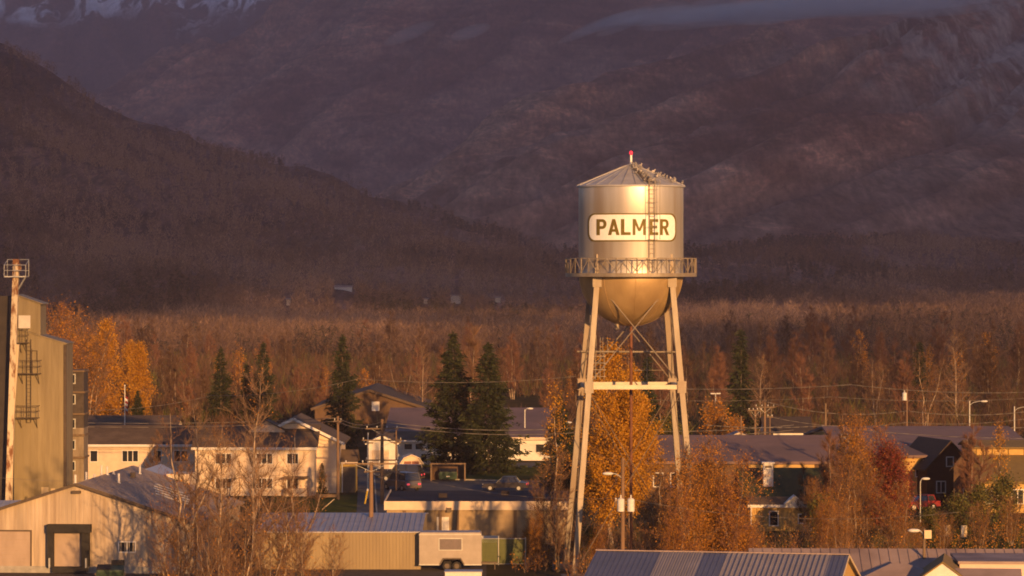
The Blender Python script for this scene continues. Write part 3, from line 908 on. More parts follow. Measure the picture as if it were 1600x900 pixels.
# the wood that climbs the valley floor and the foothills: uncountable, one mesh
def far_wood(n, seed):
    rs = np.random.RandomState(seed)
    P, S, T = [], [], []
    got = 0
    while got < n:
        m = 40000
        D = 820 + (2950 - 820) * rs.uniform(0, 1, m) ** 1.25; u = rs.uniform(-150, 1750, m)
        X = (u - 800) / FPX * D
        dn = fbm(X * .012, D * .003, 4, 44); keep = rs.uniform(-.9, .75, m) < dn + np.where(D < 1500, .25, 0)
        X, D, u = X[keep], D[keep], u[keep]
        z = np.maximum(foot_z(u, D), 0)
        P.append(np.stack([X, D, z], 1)); got += len(X)
    P = np.concatenate(P)
    for hu, hv, hw in ((536, 450, 26), (712, 463, 15), (450, 469, 8), (665, 468, 8), (778, 466, 10)):     # clearings around the far houses
        hD, _ = hill_hit(hu, hv); uu = P[:, 0] / P[:, 1] * FPX + 800
        P = P[~((np.abs(uu - hu) < hw * .62) & (P[:, 1] > hD - 300) & (P[:, 1] < hD + 20))]
    n = min(n, len(P)); P = P[:n]
    u = P[:, 0] / P[:, 1] * FPX + 800
    hgt = rs.uniform(5.5, 11, n) * (1 + .25 * fbm(P[:, 0] * .01, P[:, 1] * .003, 3, 61))
    kind = 1.5 * fbm(P[:, 0] * .011, P[:, 1] * .0030, 4, 52) + rs.normal(size=n) * .16
    mi = np.select([kind < -.32, kind < .05, kind < .38], [3, 0, 1], 2)
    k = 34
    rep = lambda a: np.repeat(a, k, axis=0)
    t = rs.uniform(0, 1, (n, k))
    con = (mi == 3)[:, None]
    rad = np.where(con, (1 - t) * .16, .26 * np.sqrt(np.clip(t * 1.25, 0, 1)) * np.sqrt(np.clip(1.08 - t, 0, 1))) * hgt[:, None]
    a = rs.uniform(0, 6.28, (n, k)); r = rad * np.sqrt(rs.uniform(0, 1, (n, k)))
    base = np.stack([P[:, 0:1] + r * np.cos(a), P[:, 1:2] + r * np.sin(a), P[:, 2:3] + hgt[:, None] * (.12 + .8 * t)], -1).reshape(-1, 3)
    d = np.stack([.45 * np.cos(a), .45 * np.sin(a), np.where(con, -.3, .6) * np.ones((n, k))], -1).reshape(-1, 3) + rs.normal(size=(n * k, 3)) * .25
    d /= np.linalg.norm(d, axis=1, keepdims=True)
    L = (rep(hgt) * rs.uniform(.12, .24, n * k)); W = np.where(rep(mi) == 3, .9, .42) * rs.uniform(.6, 1.4, n * k) * np.clip((rep(P[:, 1]) / 2300) ** 1.3, .22, 1)
    v = tri_twigs(base, d, L, W, rs)
    o = raw_mesh('woods', v, np.arange(len(v)), 3, [m_w1, m_w2, m_w3, m_w4], rep(mi))
    return struct(o, 'stuff')
m_w1 = mat('wood_brown', (.1, .06, .05), rough=1, spec=0, island=[(.074, .049, .045), (.12, .077, .064), (.18, .11, .085)])
m_w2 = mat('wood_tan', (.1, .06, .05), rough=1, spec=0, island=[(.11, .068, .050), (.17, .104, .075), (.23, .14, .098)])
m_w3 = mat('wood_pale', (.1, .06, .05), rough=1, spec=0, island=[(.19, .118, .086), (.28, .175, .125), (.38, .24, .17)])
m_w4 = mat('wood_spruce', (.03, .04, .03), rough=1, spec=0, island=[(.035, .030, .028), (.06, .05, .04)])
wo = far_wood(30000, 77)
wo['label'] = 'bare brown wood climbing the valley floor and the foothills'

def undergrowth(n, seed):
    rs = np.random.RandomState(seed)
    D = rs.uniform(450, 860, n); u = rs.uniform(-60, 1660, n); X = (u - 800) / FPX * D
    ok = fbm(X * .05, D * .02, 3, 5) > -.35; X, D = X[ok], D[ok]; n = len(X); k = 26
    hgt = rs.uniform(1.6, 4.6, n); a = rs.uniform(0, 6.28, (n, k)); r = rs.uniform(0, 1, (n, k)) * .8
    base = np.stack([X[:, None] + r * np.cos(a), D[:, None] + r * np.sin(a), hgt[:, None] * rs.uniform(0, .55, (n, k))], -1).reshape(-1, 3)
    d = np.stack([.4 * np.cos(a), .4 * np.sin(a), np.ones((n, k))], -1).reshape(-1, 3) + rs.normal(size=(n * k, 3)) * .25
    d /= np.linalg.norm(d, axis=1, keepdims=True)
    v = tri_twigs(base, d, np.repeat(hgt, k) * rs.uniform(.3, .6, n * k), rs.uniform(.05, .13, n * k), rs)
    mi = np.repeat(rs.choice([0, 0, 1, 2], n), k)
    return struct(raw_mesh('undergrowth', v, np.arange(len(v)), 3, [m_twig_dim, m_twig_dim, m_leaf_green], mi), 'stuff')
undergrowth(9000, 88)['label'] = 'brown brush growing between the trees of the belt'

# ---------------- single trees of the town
def spot_tree(src, u, D, label, s=1.0, sz=None, group=None, rz=None, cat='tree', z=0.0):
    return put(src, USED, u, D, label, cat, group, s, sz, z, rz, rng)

sp_a = make_spruce(201, 15.2, .25, 1.9); sp_b = make_spruce(202, 14.2, .27, 1.9); sp_c = make_spruce(203, 14, .19, 1.35); sp_d = make_spruce(204, 10, .14, 1.5)
spot_tree(sp_a, 708, 386, 'tallest dark spruce in front of the long grey roof, left one of the big pair')
spot_tree(sp_b, 763, 380, 'broad dark spruce right of the tallest spruce, over the parked dark car')
spot_tree(sp_c, 535, 432, 'dark spruce rising behind the apartment house, right of the utility pole top')
spot_tree(sp_d, 1158, 452, 'slim dark spruce standing alone right of the water tower legs', s=1.42)
spot_tree(sp_c, 411, 470, 'dark spruce above the apartment roof, taller of two close spruces', s=.88)
spot_tree(sp_d, 385, 474, 'narrow small spruce left beside the taller spruce above the apartment roof', s=.92)
spot_tree(sp_c, 345, 478, 'dim spruce half hidden by bare birch twigs above the apartment house', s=.82)
spot_tree(sp_d, 1437, 520, 'dark spruce tip poking out of the bare trees above the right grey roof', s=1.12)
spot_tree(sp_d, 1012, 420, 'dark spruce behind the golden tree between the water tower legs', s=1.15)
spot_tree(sp_a, 215, 455, 'dark round spruce right of the flagpole', s=.42)
spot_tree(sp_d, 503, 338, 'small green spruce in front of the yellow shed wall', s=.34)
spot_tree(sp_a, 875, 350, 'dark spruce low behind the left leg of the water tower', s=.62)

gold_a = make_tree('birch_tree', 301, 15.6, 60, .26, m_bark, m_twig, m_leaf_gold, twigs=5, leaves=85, leaf_size=.155, tw=.022, start=.12, sub=6, leafspread=.34, lean=.03, crook=.05, fork=1)
gold_b = make_tree('poplar_tree', 302, 11, 44, .19, m_bark, m_twig, m_leaf_gold, twigs=5, leaves=50, leaf_size=.17, start=.1, sub=5, leafspread=.35, rise=1.15)
gold_c = make_tree('birch_tree', 303, 14, 34, .19, m_bark, m_twig, m_leaf_gold, twigs=9, leaves=5, leaf_size=.25, start=.15, sub=5, leafspread=.4)
or_a = make_tree('birch_tree', 311, 11, 44, .27, m_bark, m_twig, m_leaf_orange, twigs=9, leaves=30, leaf_size=.115, start=.1, sub=6, leafspread=.5, fork=2, crook=.035)
or_b = make_tree('birch_tree', 312, 10, 38, .34, m_bark, m_twig_red, m_leaf_orange, twigs=10, leaves=16, leaf_size=.11, start=.06, sub=6, leafspread=.5, fork=3, crook=.04)
or_c = make_tree('birch_tree', 313, 9, 34, .38, m_bark, m_twig, m_leaf_orange, twigs=10, leaves=7, leaf_size=.11, start=.05, sub=6, leafspread=.4, fork=3, crook=.04)
red_a = make_tree('maple_tree', 321, 7.5, 34, .34, m_dbark, m_twig_red, m_leaf_red, twigs=6, leaves=40, leaf_size=.16, start=.15, sub=6, leafspread=.45)
spot_tree(gold_a, 955, 276, 'tall golden birch in full leaf between the legs of the water tower', s=1.0)
spot_tree(gold_a, 985, 290, 'golden birch hidden partly behind the tall one, at the rusty riser pipe', s=.86, rz=2.0)
spot_tree(gold_c, 868, 335, 'thin birch with sparse bright golden leaves left of the water tower', s=.80)
spot_tree(gold_b, 170, 470, 'bright golden poplar, tallest and pointed, right of the grain elevator', s=1.34)
spot_tree(gold_b, 222, 480, 'bright golden poplar lower than the pointed one, right of it', s=1.06, rz=1.0)
spot_tree(gold_b, 205, 500, 'dull golden poplar between the two bright golden poplars', s=1.04, rz=2.2)
spot_tree(gold_b, 143, 490, 'golden orange poplar left beside the pointed golden poplar', s=1.12, rz=4.2)
for u, D, s_, lb in ((85, 430, 1.72, 'tall rust brown birch close beside the grain elevator penthouse'), (118, 440, 1.66, 'tall rust brown birch second from the grain elevator penthouse'),
                     (138, 455, 1.45, 'rust brown birch behind the golden orange poplar'), (100, 470, 1.82, 'rust brown birch behind the two tall ones by the grain elevator')):
    spot_tree(rng.choice([or_b, or_c]), u, D, lb, s=s_)
br_top = spot_tree(far_bare[3], 735, 420, 'big pale brown bare birch behind the pair of big spruces', s=1.32)
for u, D, s_, src, lb in (
        (1085, 243, .84, or_a, 'orange leaved birch right of the right water tower leg, leftmost of the orange clump'),
        (1122, 246, .90, or_a, 'tallest orange leaved birch of the clump in front of the grey hall roof'),
        (1148, 244, .88, or_b, 'orange birch at the right edge of the clump in front of the grey hall roof'),
        (1056, 241, .70, or_b, 'low rusty birch beneath the right water tower leg'),
        (1020, 258, .60, or_c, 'low brown birch right of the pole with two transformers'),
        (1105, 248, .62, or_c, 'low orange birch before the orange clump, just above the blue striped roof'),
        (1160, 246, .52, or_b, 'low orange bush tree at the foot of the orange clump, above the blue striped roof'),
        (1350, 290, .88, or_a, 'tall orange birch left of the red leaved tree'),
        (1385, 282, .92, or_b, 'orange birch in front of the red leaved tree'),
        (1335, 270, .80, or_c, 'rust brown birch in front of the tall orange birch at the right'),
        (1400, 268, .62, or_c, 'low rust brown birch left of the red car'),
        (1562, 312, .60, gold_c, 'thin sparse golden birch in front of the yellow house at the right edge'),
        (1150, 262, .42, or_c, 'low brown shrub tree left of the small porch with white trim'),
        (1288, 268, .52, or_b, 'brown shrub tree right of the small porch with white trim'),
        (1312, 262, .50, or_c, 'brown shrub tree between the porch and the tall orange birch'),
        (1272, 290, .52, or_c, 'thin brown birch in front of the green roof by the white chimney'),
        (838, 262, .36, or_a, 'small bright orange bush tree behind the green fence'),
        (822, 266, .30, or_a, 'smallest orange bush at the left end of the orange bushes by the fence'),
        (935, 250, .38, or_b, 'low orange bush tree inside the water tower legs'),
        (905, 258, .30, or_c, 'scrubby brown bush at the left water tower leg'),
        (1430, 262, .36, or_c, 'brown bush behind the street lamp with the box'),
        (1475, 272, .34, or_c, 'dark brown bush right of the street lamp with the box'),
        (1530, 275, .40, or_c, 'dark brown bush above the white gable at the right'),
        (1580, 280, .42, or_c, 'dark brown bush at the right edge above the pink wall')):
    spot_tree(src, u, D, lb, s=s_)
spot_tree(red_a, 1391, 281, 'crimson leaved tree in front of the large grey roof at the right', s=1.0)
bush = make_tree('willow_bush', 331, 4.2, 30, .5, m_dbark, m_twig_pale, m_leaf_orange, twigs=14, leaves=10, leaf_size=.2, start=.05, sub=6, tl=(.25, .6), leafspread=.4)
spot_tree(bush, 1117, 430, 'pale rounded bush behind the grey hall roof', s=1.25, cat='bush')
spot_tree(bush, 1148, 425, 'smaller pale bush beside the slim spruce', s=.9, cat='bush')
gr = make_tree('willow_bush', 332, 4.4, 26, .5, m_dbark, m_twig, m_leaf_green, twigs=8, leaves=20, leaf_size=.22, start=.05, sub=6, tl=(.25, .6), leafspread=.4)
for u, D, s_, lb in ((1150, 284, .55, 'olive green bush at the left corner of the small porch'), (1280, 286, .75, 'olive green bush right of the small porch'), (1450, 285, .55, 'dark green bush below the red car'),
                     (1500, 290, .7, 'dark green bush behind the small sign boxes'), (1565, 300, .9, 'dark green bush below the yellow house'), (1045, 400, 1.1, 'green bush behind the hall roof beside the golden birch'),
                     (925, 262, .6, 'olive bush beside the left water tower leg'), (1530, 300, .75, 'dark green bush left beside the bush below the yellow house')):
    spot_tree(gr, u, D, lb, s=s_, cat='bush')

def thicket(zones, seed):
    rs = np.random.RandomState(seed); V = []; MI = []
    for u0, u1, D0, D1, n, h0, h1, mset in zones:
        D = rs.uniform(D0, D1, n); u = rs.uniform(u0, u1, n); X = (u - 800) / FPX * D; k = 34
        hgt = rs.uniform(h0, h1, n) * (1 + .35 * fbm(X * .25, D * .12, 3, seed)); a = rs.uniform(0, 6.28, (n, k)); r = rs.uniform(0, 1, (n, k)) * .55 * hgt[:, None] * .5
        t = rs.uniform(0, .75, (n, k))
        base = np.stack([X[:, None] + r * t * np.cos(a), D[:, None] + r * t * np.sin(a), hgt[:, None] * t], -1).reshape(-1, 3)
        d = np.stack([.6 * np.cos(a), .6 * np.sin(a), np.ones((n, k))], -1).reshape(-1, 3) + rs.normal(size=(n * k, 3)) * .35
        d /= np.linalg.norm(d, axis=1, keepdims=True)
        V.append(tri_twigs(base, d, np.repeat(hgt, k) * rs.uniform(.15, .4, n * k), rs.uniform(.012, .035, n * k), rs))
        MI.append(np.repeat(rs.choice(mset, n), k))
        # a few clinging leaves
        nl = n * 8; j = rs.randint(0, n * k, nl); c = base[j] + d[j] * .3 + rs.normal(size=(nl, 3)) * .2; c[:, 2] = np.abs(c[:, 2]) + .05
        q = leaf_quads(c, rs.uniform(.08, .2, nl), rs).reshape(-1, 4, 3)
        V.append(np.concatenate([q[:, [0, 1, 2]], q[:, [0, 2, 3]]]).reshape(-1, 3)); MI.append(np.full(nl * 2, 3))
    v = np.concatenate(V)
    return struct(raw_mesh('thicket', v, np.arange(len(v)), 3, [m_twig, m_twig_red, m_twig_pale, m_leaf_orange, m_leaf_green], np.concatenate(MI)), 'stuff')
thicket([(890, 1420, 236, 285, 900, 1.0, 3.4, [0, 0, 1, 2, 4]), (1400, 1620, 255, 300, 260, .4, 1.3, [0, 4, 4]), (240, 520, 224, 246, 150, .8, 3.0, [0, 0, 1, 2]),
         (800, 890, 255, 270, 90, .6, 2.0, [0, 1, 2])], 91)['label'] = 'rusty brush filling the gaps between the town trees'

# big bare birches in front of the apartment house
fg = [make_tree('birch_tree', 401, 15.0, 38, .26, m_bark, m_twig_pale, m_leaf_orange, twigs=9, leaves=.7, leaf_size=.12, tl=(.3, .9), tw=.014, start=.14, sub=7, lean=.02, crook=.03, minr=.009),
      make_tree('birch_tree', 402, 12.5, 36, .28, m_bark, m_twig, m_leaf_orange, twigs=8, leaves=.8, leaf_size=.12, tl=(.3, .9), tw=.014, start=.10, sub=7, lean=.06, fork=2, crook=.04, minr=.009),
      make_tree('birch_tree', 403, 8.5, 30, .40, m_bark, m_twig, m_leaf_orange, twigs=6, leaves=1.0, leaf_size=.11, tl=(.35, .9), tw=.013, start=.05, sub=6, lean=.10, fork=3, crook=.05, minr=.008)]
for u, D, s_, k, rz, lb in (
        (385, 236, 1.0, 0, .6, 'tallest bare birch before the apartment house, straight trunk mid clump'),
        (290, 238, 1.0, 1, 1.4, 'forked bare birch at the left of the clump, beside the warehouse corner'),
        (352, 240, .95, 1, 3.0, 'bare birch left of the tallest one in the clump'),
        (440, 240, .88, 1, 5.0, 'leaning bare birch right of the tallest one, over the tan metal shed'),
        (300, 242, .86, 0, 2.4, 'straight slim bare birch rising right of the forked birch'),
        (415, 243, .80, 0, 4.0, 'straight slim bare birch close right of the tallest birch'),
        (334, 234, .72, 0, 1.1, 'slim shorter bare birch between the forked and the tallest birch'),
        (470, 239, .72, 1, 2.2, 'forked bare birch before the right end of the apartment house'),
        (268, 232, .74, 2, 0.2, 'low bushy bare birch before the warehouse wall corner'),
        (318, 230, .82, 2, 2.1, 'dense bushy birch at the foot of the clump between forked and tallest birch'),
        (372, 229, .86, 2, 3.3, 'dense bushy birch directly in front of the tallest birch trunk'),
        (422, 231, .80, 2, 4.4, 'bushy birch in front of the left end of the tan metal shed'),
        (475, 233, .72, 2, 5.5, 'low spreading birch before the tan metal shed wall'),
        (345, 226, .60, 2, 1.0, 'lowest bush birch nearest at the bottom of the clump'),
        (515, 238, .55, 2, 2.6, 'small twiggy birch before the tan shed, left of the near utility pole')):
    spot_tree(fg[k], u, D, lb, s=s_, rz=rz)
for u, D, s_, k, lb in ((1256, 296, .50, 0, 'bare brown birch in front of the green roof, right of the white chimney'),
                        (1296, 300, .66, 1, 'bare brown birch before the right end of the grey hall roof'),
                        (1322, 306, .74, 2, 'bare brown birch between the two grey hall roofs'),
                        (1520, 312, .62, 5, 'bare brown birch before the dark gabled house'),
                        (1030, 300, .58, 3, 'bare brown birch before the left end of the grey hall')):
    spot_tree(far_bare[k], u, D, lb, s=s_)
for u, D, s_, k, rz, lb in ((1447, 440, .92, 1, 1.0, 'pale forked birch with bright trunks standing above the large hall roof'),
                            (1368, 455, .84, 1, 2.6, 'pale slim forked birch left of the pole with the transformer, behind the hall roofs'),
                            (1500, 470, .90, 0, 3.9, 'pale straight birch behind the grey street lamp at the right'),
                            (1184, 450, .72, 0, .4, 'thin pale birch trunk right beside the slim spruce'),
                            (655, 470, .80, 0, 2.0, 'pale straight birch behind the brown barn, left of the big spruces'),
                            (632, 478, .84, 1, 4.6, 'pale forked birch above the roof of the brown barn')):
    spot_tree(fg[k], u, D, lb, s=s_, rz=rz)
dk = make_tree('alder_tree', 411, 10.5, 34, .24, m_dbark, m_twig, None, twigs=12, tl=(.3, .8), tw=.016, start=.15, sub=6, fork=2, minr=.01)
spot_tree(dk, 868, 256, 'dark bare alder left of the left water tower leg', s=.95)
spot_tree(dk, 845, 268, 'smaller dark bare alder before the flat roofed building', s=.66)
spot_tree(dk, 250, 300, 'dark bare alder behind the warehouse roof end', s=.78)
# ---------------------------------------------------------------- buildings
m_glass = mat('window_glass', (.020, .022, .026), rough=.12, spec=.5)
m_white = mat('white_paint', (.66, .60, .53), (.58, .52, .46), scale=2, rough=.6)
m_cream = mat('cream_siding', (.64, .50, .355), (.54, .42, .295), scale=1.5, rough=.8, c3=(.50, .38, .29), scale3=.3)
m_pinksid = mat('pale_pink_siding', (.66, .51, .36), (.57, .43, .30), scale=1.5, rough=.8)
m_tanmetal = mat('tan_metal', (.29, .215, .115), (.24, .175, .095), scale=1.2, stretch=(1, 1, .2), rough=.55, c3=(.22, .16, .09), scale3=.4)
m_feed = mat('mill_steel', (.29, .225, .125), (.20, .15, .08), scale=1.1, stretch=(1.2, 1, .12), rough=.6, c3=(.215, .165, .09), scale3=.25)
m_whwall = mat('streaked_white_metal', (.48, .38, .28), (.30, .225, .16), scale=1.6, stretch=(1, 1, .08), rough=.65, c3=(.27, .21, .155), scale3=.55)  # streaks in the colour stand in for shading between the wall ribs
m_roofmetal = mat('grey_metal_roof', (.245, .185, .14), (.195, .145, .11), scale=.8, rough=.55, metal=.1, c3=(.165, .12, .09), scale3=.3)
m_lilac = mat('galvanised_roof', (.36, .33, .34), (.29, .27, .28), scale=.8, rough=.5, metal=.3)
m_bluepale = mat('pale_blue_roof', (.34, .36, .44), (.29, .31, .38), scale=1, rough=.5, metal=.1)
m_blue = mat('blue_metal_roof', (.085, .097, .165), (.07, .08, .135), scale=.7, rough=.55, c3=(.08, .09, .16), scale3=.3)
m_greyroof = mat('pale_metal_roof', (.25, .22, .228), (.21, .185, .19), scale=.7, rough=.55, c3=(.20, .18, .19), scale3=.3)
m_shingle = mat('brown_shingle', (.105, .070, .045), (.075, .05, .034), scale=3, rough=.95, c3=(.13, .088, .058), scale3=.5)
m_shingle_d = mat('dark_shingle', (.06, .042, .034), (.045, .032, .026), scale=3, rough=.95)
m_hallroof = mat('hall_roof', (.20, .125, .105), (.165, .102, .085), scale=.5, rough=.8, c3=(.14, .09, .077), scale3=.12)
m_greenroof = mat('green_roof', (.045, .052, .016), (.034, .040, .014), scale=2, rough=.9)
m_tar = mat('tar_roof', (.034, .026, .028), (.025, .020, .022), scale=.6, stretch=(.3, 1, 1), rough=.75, c3=(.05, .04, .04), scale3=.3, spec=.05)
m_block = mat('tan_block', (.36, .26, .15), (.28, .20, .115), scale=1.6, rough=.9, c3=(.24, .17, .10), scale3=.4)
m_yellow = mat('yellow_siding', (.50, .33, .075), (.43, .28, .06), scale=2, rough=.8)
m_gold = mat('gold_siding', (.50, .31, .10), (.42, .26, .085), scale=1.5, rough=.8)
m_oliveroof = mat('olive_roof', (.20, .135, .045), (.16, .105, .036), scale=2, rough=.9)
m_redbarn = mat('shaded_red_siding', (.060, .018, .014), (.045, .014, .011), scale=2, rough=.85)  # red darkened in the colour to stand in for tree shade
m_brown = mat('brown_siding', (.12, .070, .040), (.09, .052, .03), scale=1.5, stretch=(1, 1, .3), rough=.9)
m_pinkroof = mat('dusty_pink_roof', (.33, .24, .205), (.27, .195, .165), scale=.8, rough=.75, c3=(.18, .125, .11), scale3=.25)
m_black = mat('black_rubber', (.018, .016, .015), (.028, .025, .023), scale=4, rough=.85)
m_door = mat('dock_door_panel', (.36, .27, .21), (.29, .215, .165), scale=1.1, stretch=(1, 1, .3), rough=.7)
m_wood = mat('weathered_wood', (.20, .135, .085), (.13, .085, .052), scale=4, stretch=(1, 1, .15), rough=.95)
m_pole = mat('pole_wood', (.21, .125, .075), (.14, .085, .05), scale=4, stretch=(1, 1, .1), rough=.95)
m_galv = mat('galvanised', (.46, .44, .40), (.38, .36, .33), scale=3, rough=.5, metal=.4)
m_rustcream = mat('rusty_cream_paint', (.62, .50, .33), (.20, .085, .035), scale=1.6, stretch=(1.5, 1, .5), rough=.8, lo=.47, hi=.60)
m_creampipe = mat('cream_pipe', (.62, .49, .30), (.52, .38, .22), scale=1.5, stretch=(1, 1, .2), rough=.7)


def window(root, x, z, w_, h, n=2, y=0.0, fm=None, gm=None, name='window'):
    fm = fm or m_white; gm = gm or m_glass; t = .09
    f = MB()
    f.box(x - w_ / 2 - t, x + w_ / 2 + t, y - .07, y + .05, z - t, z); f.box(x - w_ / 2 - t, x + w_ / 2 + t, y - .07, y + .05, z + h, z + h + t)
    f.box(x - w_ / 2 - t, x - w_ / 2, y - .07, y + .05, z, z + h); f.box(x + w_ / 2, x + w_ / 2 + t, y - .07, y + .05, z, z + h)
    for k in range(1, n):
        xx = x - w_ / 2 + w_ * k / n; f.box(xx - .04, xx + .04, y - .06, y + .05, z, z + h)
    fo = f.build(name, fm, root)
    MB().box(x - w_ / 2, x + w_ / 2, y - .022, y + .03, z, z + h).build('pane', gm, fo)
    return fo


def door(root, x, z, w_, h, m, y=0.0, name='door', fm=None):
    d = MB().box(x - w_ / 2, x + w_ / 2, y - .04, y + .03, z, z + h).build(name, m, root)
    f = MB(); fm = fm or m_white
    f.box(x - w_ / 2 - .1, x - w_ / 2, y - .07, y + .04, z, z + h + .1); f.box(x + w_ / 2, x + w_ / 2 + .1, y - .07, y + .04, z, z + h + .1); f.box(x - w_ / 2, x + w_ / 2, y - .07, y + .04, z + h, z + h + .1)
    f.build('frame', fm, d)
    MB().ball((x + w_ * .36, y - .07, z + h * .48), .04, n=6).build('handle', m_galv, d)
    return d


def roof_poly(axis, w_, d, eave, ridge, oh, t, x0=0, y0=0, side=0, ohg=None):
    """the two slabs of a gable roof as a mesh builder (axis = direction of the ridge); x0,y0 offset of the block"""
    mb = MB(); g = .006; ohg = oh if ohg is None else ohg
    if axis == 'x':
        s = (ridge - eave) / (d / 2)
        mb.prism([(y0 - oh, eave - s * oh + g), (y0 + d / 2, ridge + g), (y0 + d / 2, ridge + t + g), (y0 - oh, eave - s * oh + t + g)], 'x', x0 - w_ / 2 - ohg, x0 + w_ / 2 + ohg)
        mb.prism([(y0 + d / 2, ridge + g), (y0 + d + oh, eave - s * oh + g), (y0 + d + oh, eave - s * oh + t + g), (y0 + d / 2, ridge + t + g)], 'x', x0 - w_ / 2 - ohg, x0 + w_ / 2 + ohg)
    else:
        s = (ridge - eave) / (w_ / 2)
        mb.prism([(x0 - w_ / 2 - oh, eave - s * oh + g), (x0, ridge + g), (x0, ridge + t + g), (x0 - w_ / 2 - oh, eave - s * oh + t + g)], 'y', y0 - ohg, y0 + d + ohg)
        mb.prism([(x0, ridge + g), (x0 + w_ / 2 + oh, eave - s * oh + g), (x0 + w_ / 2 + oh, eave - s * oh + t + g), (x0, ridge + t + g)], 'y', y0 - ohg, y0 + d + ohg)
    return mb


def ribs(mb, axis, w_, d, eave, ridge, oh, t, pitch, x0=0, y0=0, hgt=.04, wid=.05, slope='both'):
    if axis == 'x':
        s = (ridge - eave) / (d / 2); x = x0 - w_ / 2 - oh + pitch / 2
        while x < x0 + w_ / 2 + oh:
            mb.bar((x, y0 - oh, eave - s * oh + t + .01), (x, y0 + d / 2, ridge + t + .01), wid, hgt * 2)
            x += pitch
    else:
        s = (ridge - eave) / (w_ / 2); y = y0 - oh + pitch / 2
        while y < y0 + d + oh:
            for sg in (-1, 1):
                mb.bar((x0 + sg * (w_ / 2 + oh), y, eave - s * oh + t + .01), (x0, y, ridge + t + .01), wid, hgt * 2)
            y += pitch
    return mb


def block(axis, w_, d, eave, ridge, x0=0, y0=0, z0=0):
    mb = MB()
    if axis == 'x':
        mb.prism([(y0, z0), (y0 + d, z0), (y0 + d, eave), (y0 + d / 2, ridge), (y0, eave)], 'x', x0 - w_ / 2, x0 + w_ / 2)
    else:
        mb.prism([(x0 - w_ / 2, z0), (x0 + w_ / 2, z0), (x0 + w_ / 2, eave), (x0, ridge), (x0 - w_ / 2, eave)], 'y', y0, y0 + d)
    return mb


def house(name, label, cat, u, D, w_, d, eave, ridge, axis, wm, rm, rz=0.0, oh=.4, t=.16, wins=(), fascia=None, pitch=None, group=None, corners=None):
    root = thing(name, label, cat, (PX(u, D), D, 0), rz, group)
    block(axis, w_, d, eave, ridge).build('wall', wm, root)
    mb = roof_poly(axis, w_, d, eave, ridge, oh, t)
    if pitch:
        ribs(mb, axis, w_, d, eave, ridge, oh, t, pitch)
    rf = mb.build('roof', rm, root)
    for wdw in wins:
        window(root, *wdw)
    if fascia:
        f = MB()
        if axis == 'x':
            s = (ridge - eave) / (d / 2); f.box(-w_ / 2 - oh, w_ / 2 + oh, -oh - .05, -oh - .004, eave - s * oh - .06, eave - s * oh + t + .01)
        else:
            s = (ridge - eave) / (w_ / 2)
            for sg in (-1, 1):
                f.bar((sg * (w_ / 2 + oh), -oh - .03, eave - s * oh + t / 2), (0, -oh - .03, ridge + t / 2), .05, t + .1)
        f.build('fascia', fascia, rf)
    return root, rf


# ---- warehouse with loading dock, front left
WX, WD, WRZ = PX(120, 255), 255.0, R_(-4)
wh, wr = house('warehouse', 'long pale metal warehouse with a black loading dock in its gable wall', 'warehouse', 120, 255, 17.4, 23, 3.7, 6.5, 'y', m_whwall, m_roofmetal, WRZ, .35, .12, (), mat('dark_trim', (.10, .07, .05), (.07, .05, .035), scale=3), None)
rb = MB(); x = -8.6
while x < 8.65:                                          # corrugation of the gable wall
    zt = 6.5 - abs(x) * (2.8 / 8.7) - .03
    rb.box(x - .03, x + .03, -.035, .0, .55, zt); x += .305
rb.build('corrugation', m_whwall, wh)
MB().box(-8.75, 8.75, -.12, .0, 0, .5).build('foundation', m_conc, wh)
dk_ = MB(); dk_.box(-2.12, 1.12, -.75, -.04, 3.02, 3.62); dk_.box(-2.12, -1.65, -.55, -.04, .5, 3.02); dk_.box(.42, 1.0, -.55, -.04, .5, 3.02); dk_.box(-1.75, .85, -.65, -.13, .08, .5)
ds = dk_.build('dock_shelter', m_black, wh)
dd_ = MB().box(-1.65, .42, -.10, -.04, .5, 3.02)
for k in range(1, 5):
    dd_.box(-1.65, .42, -.115, -.10, .5 + k * .5 - .015, .5 + k * .5 + .015)
dd_.build('dock_door', m_door, wh)
for x in (-1.9, .82):
    MB().box(x - .05, x + .05, -.80, -.56, .45, 1.15).build('bumper_post', m_galv, wh)
rd_ = MB().box(-7.2, -3.45, -.10, -.04, .5, 3.05)
for k in range(1, 9):
    rd_.box(-7.2, -3.45, -.125, -.10, .5 + k * .28 - .02, .5 + k * .28 + .02)
rd = rd_.build('roller_door', m_door, wh)
MB().box(-7.35, -3.35, -.14, -.04, 3.05, 3.16).box(-3.45, -3.35, -.14, -.04, .5, 3.05).box(-7.35, -7.2, -.14, -.04, .5, 3.05).build('frame', MATS['dark_trim'], rd)
window(wh, 3.75, 1.6, 1.15, .68, 2)
MB().box(-.32, .32, -.34, -.02, 5.88, 6.08).build('wall_lamp', MATS['dark_trim'], wh)
rs_ = MB()
ribs(rs_, 'y', 17.4, 23, 3.7, 6.5, .35, .12, .9, hgt=.02, wid=.04); rs_.build('roof_rib', m_roofmetal, wr)
for k, (y, xa, xb) in enumerate(((9, 4.3, 6.9), (10.5, 4.0, 6.6), (12, 3.6, 6.4), (13.5, 3.4, 6.0), (15, 3.2, 5.4))):
    s = 2.8 / 8.7; q = MB(); q.prism([(xa, 6.5 - s * xa + .17), (xb, 6.5 - s * xb + .17), (xb, 6.5 - s * xb + .20), (xa, 6.5 - s * xa + .20)], 'y', y, y + .42); q.build('skylight', m_white, wr)
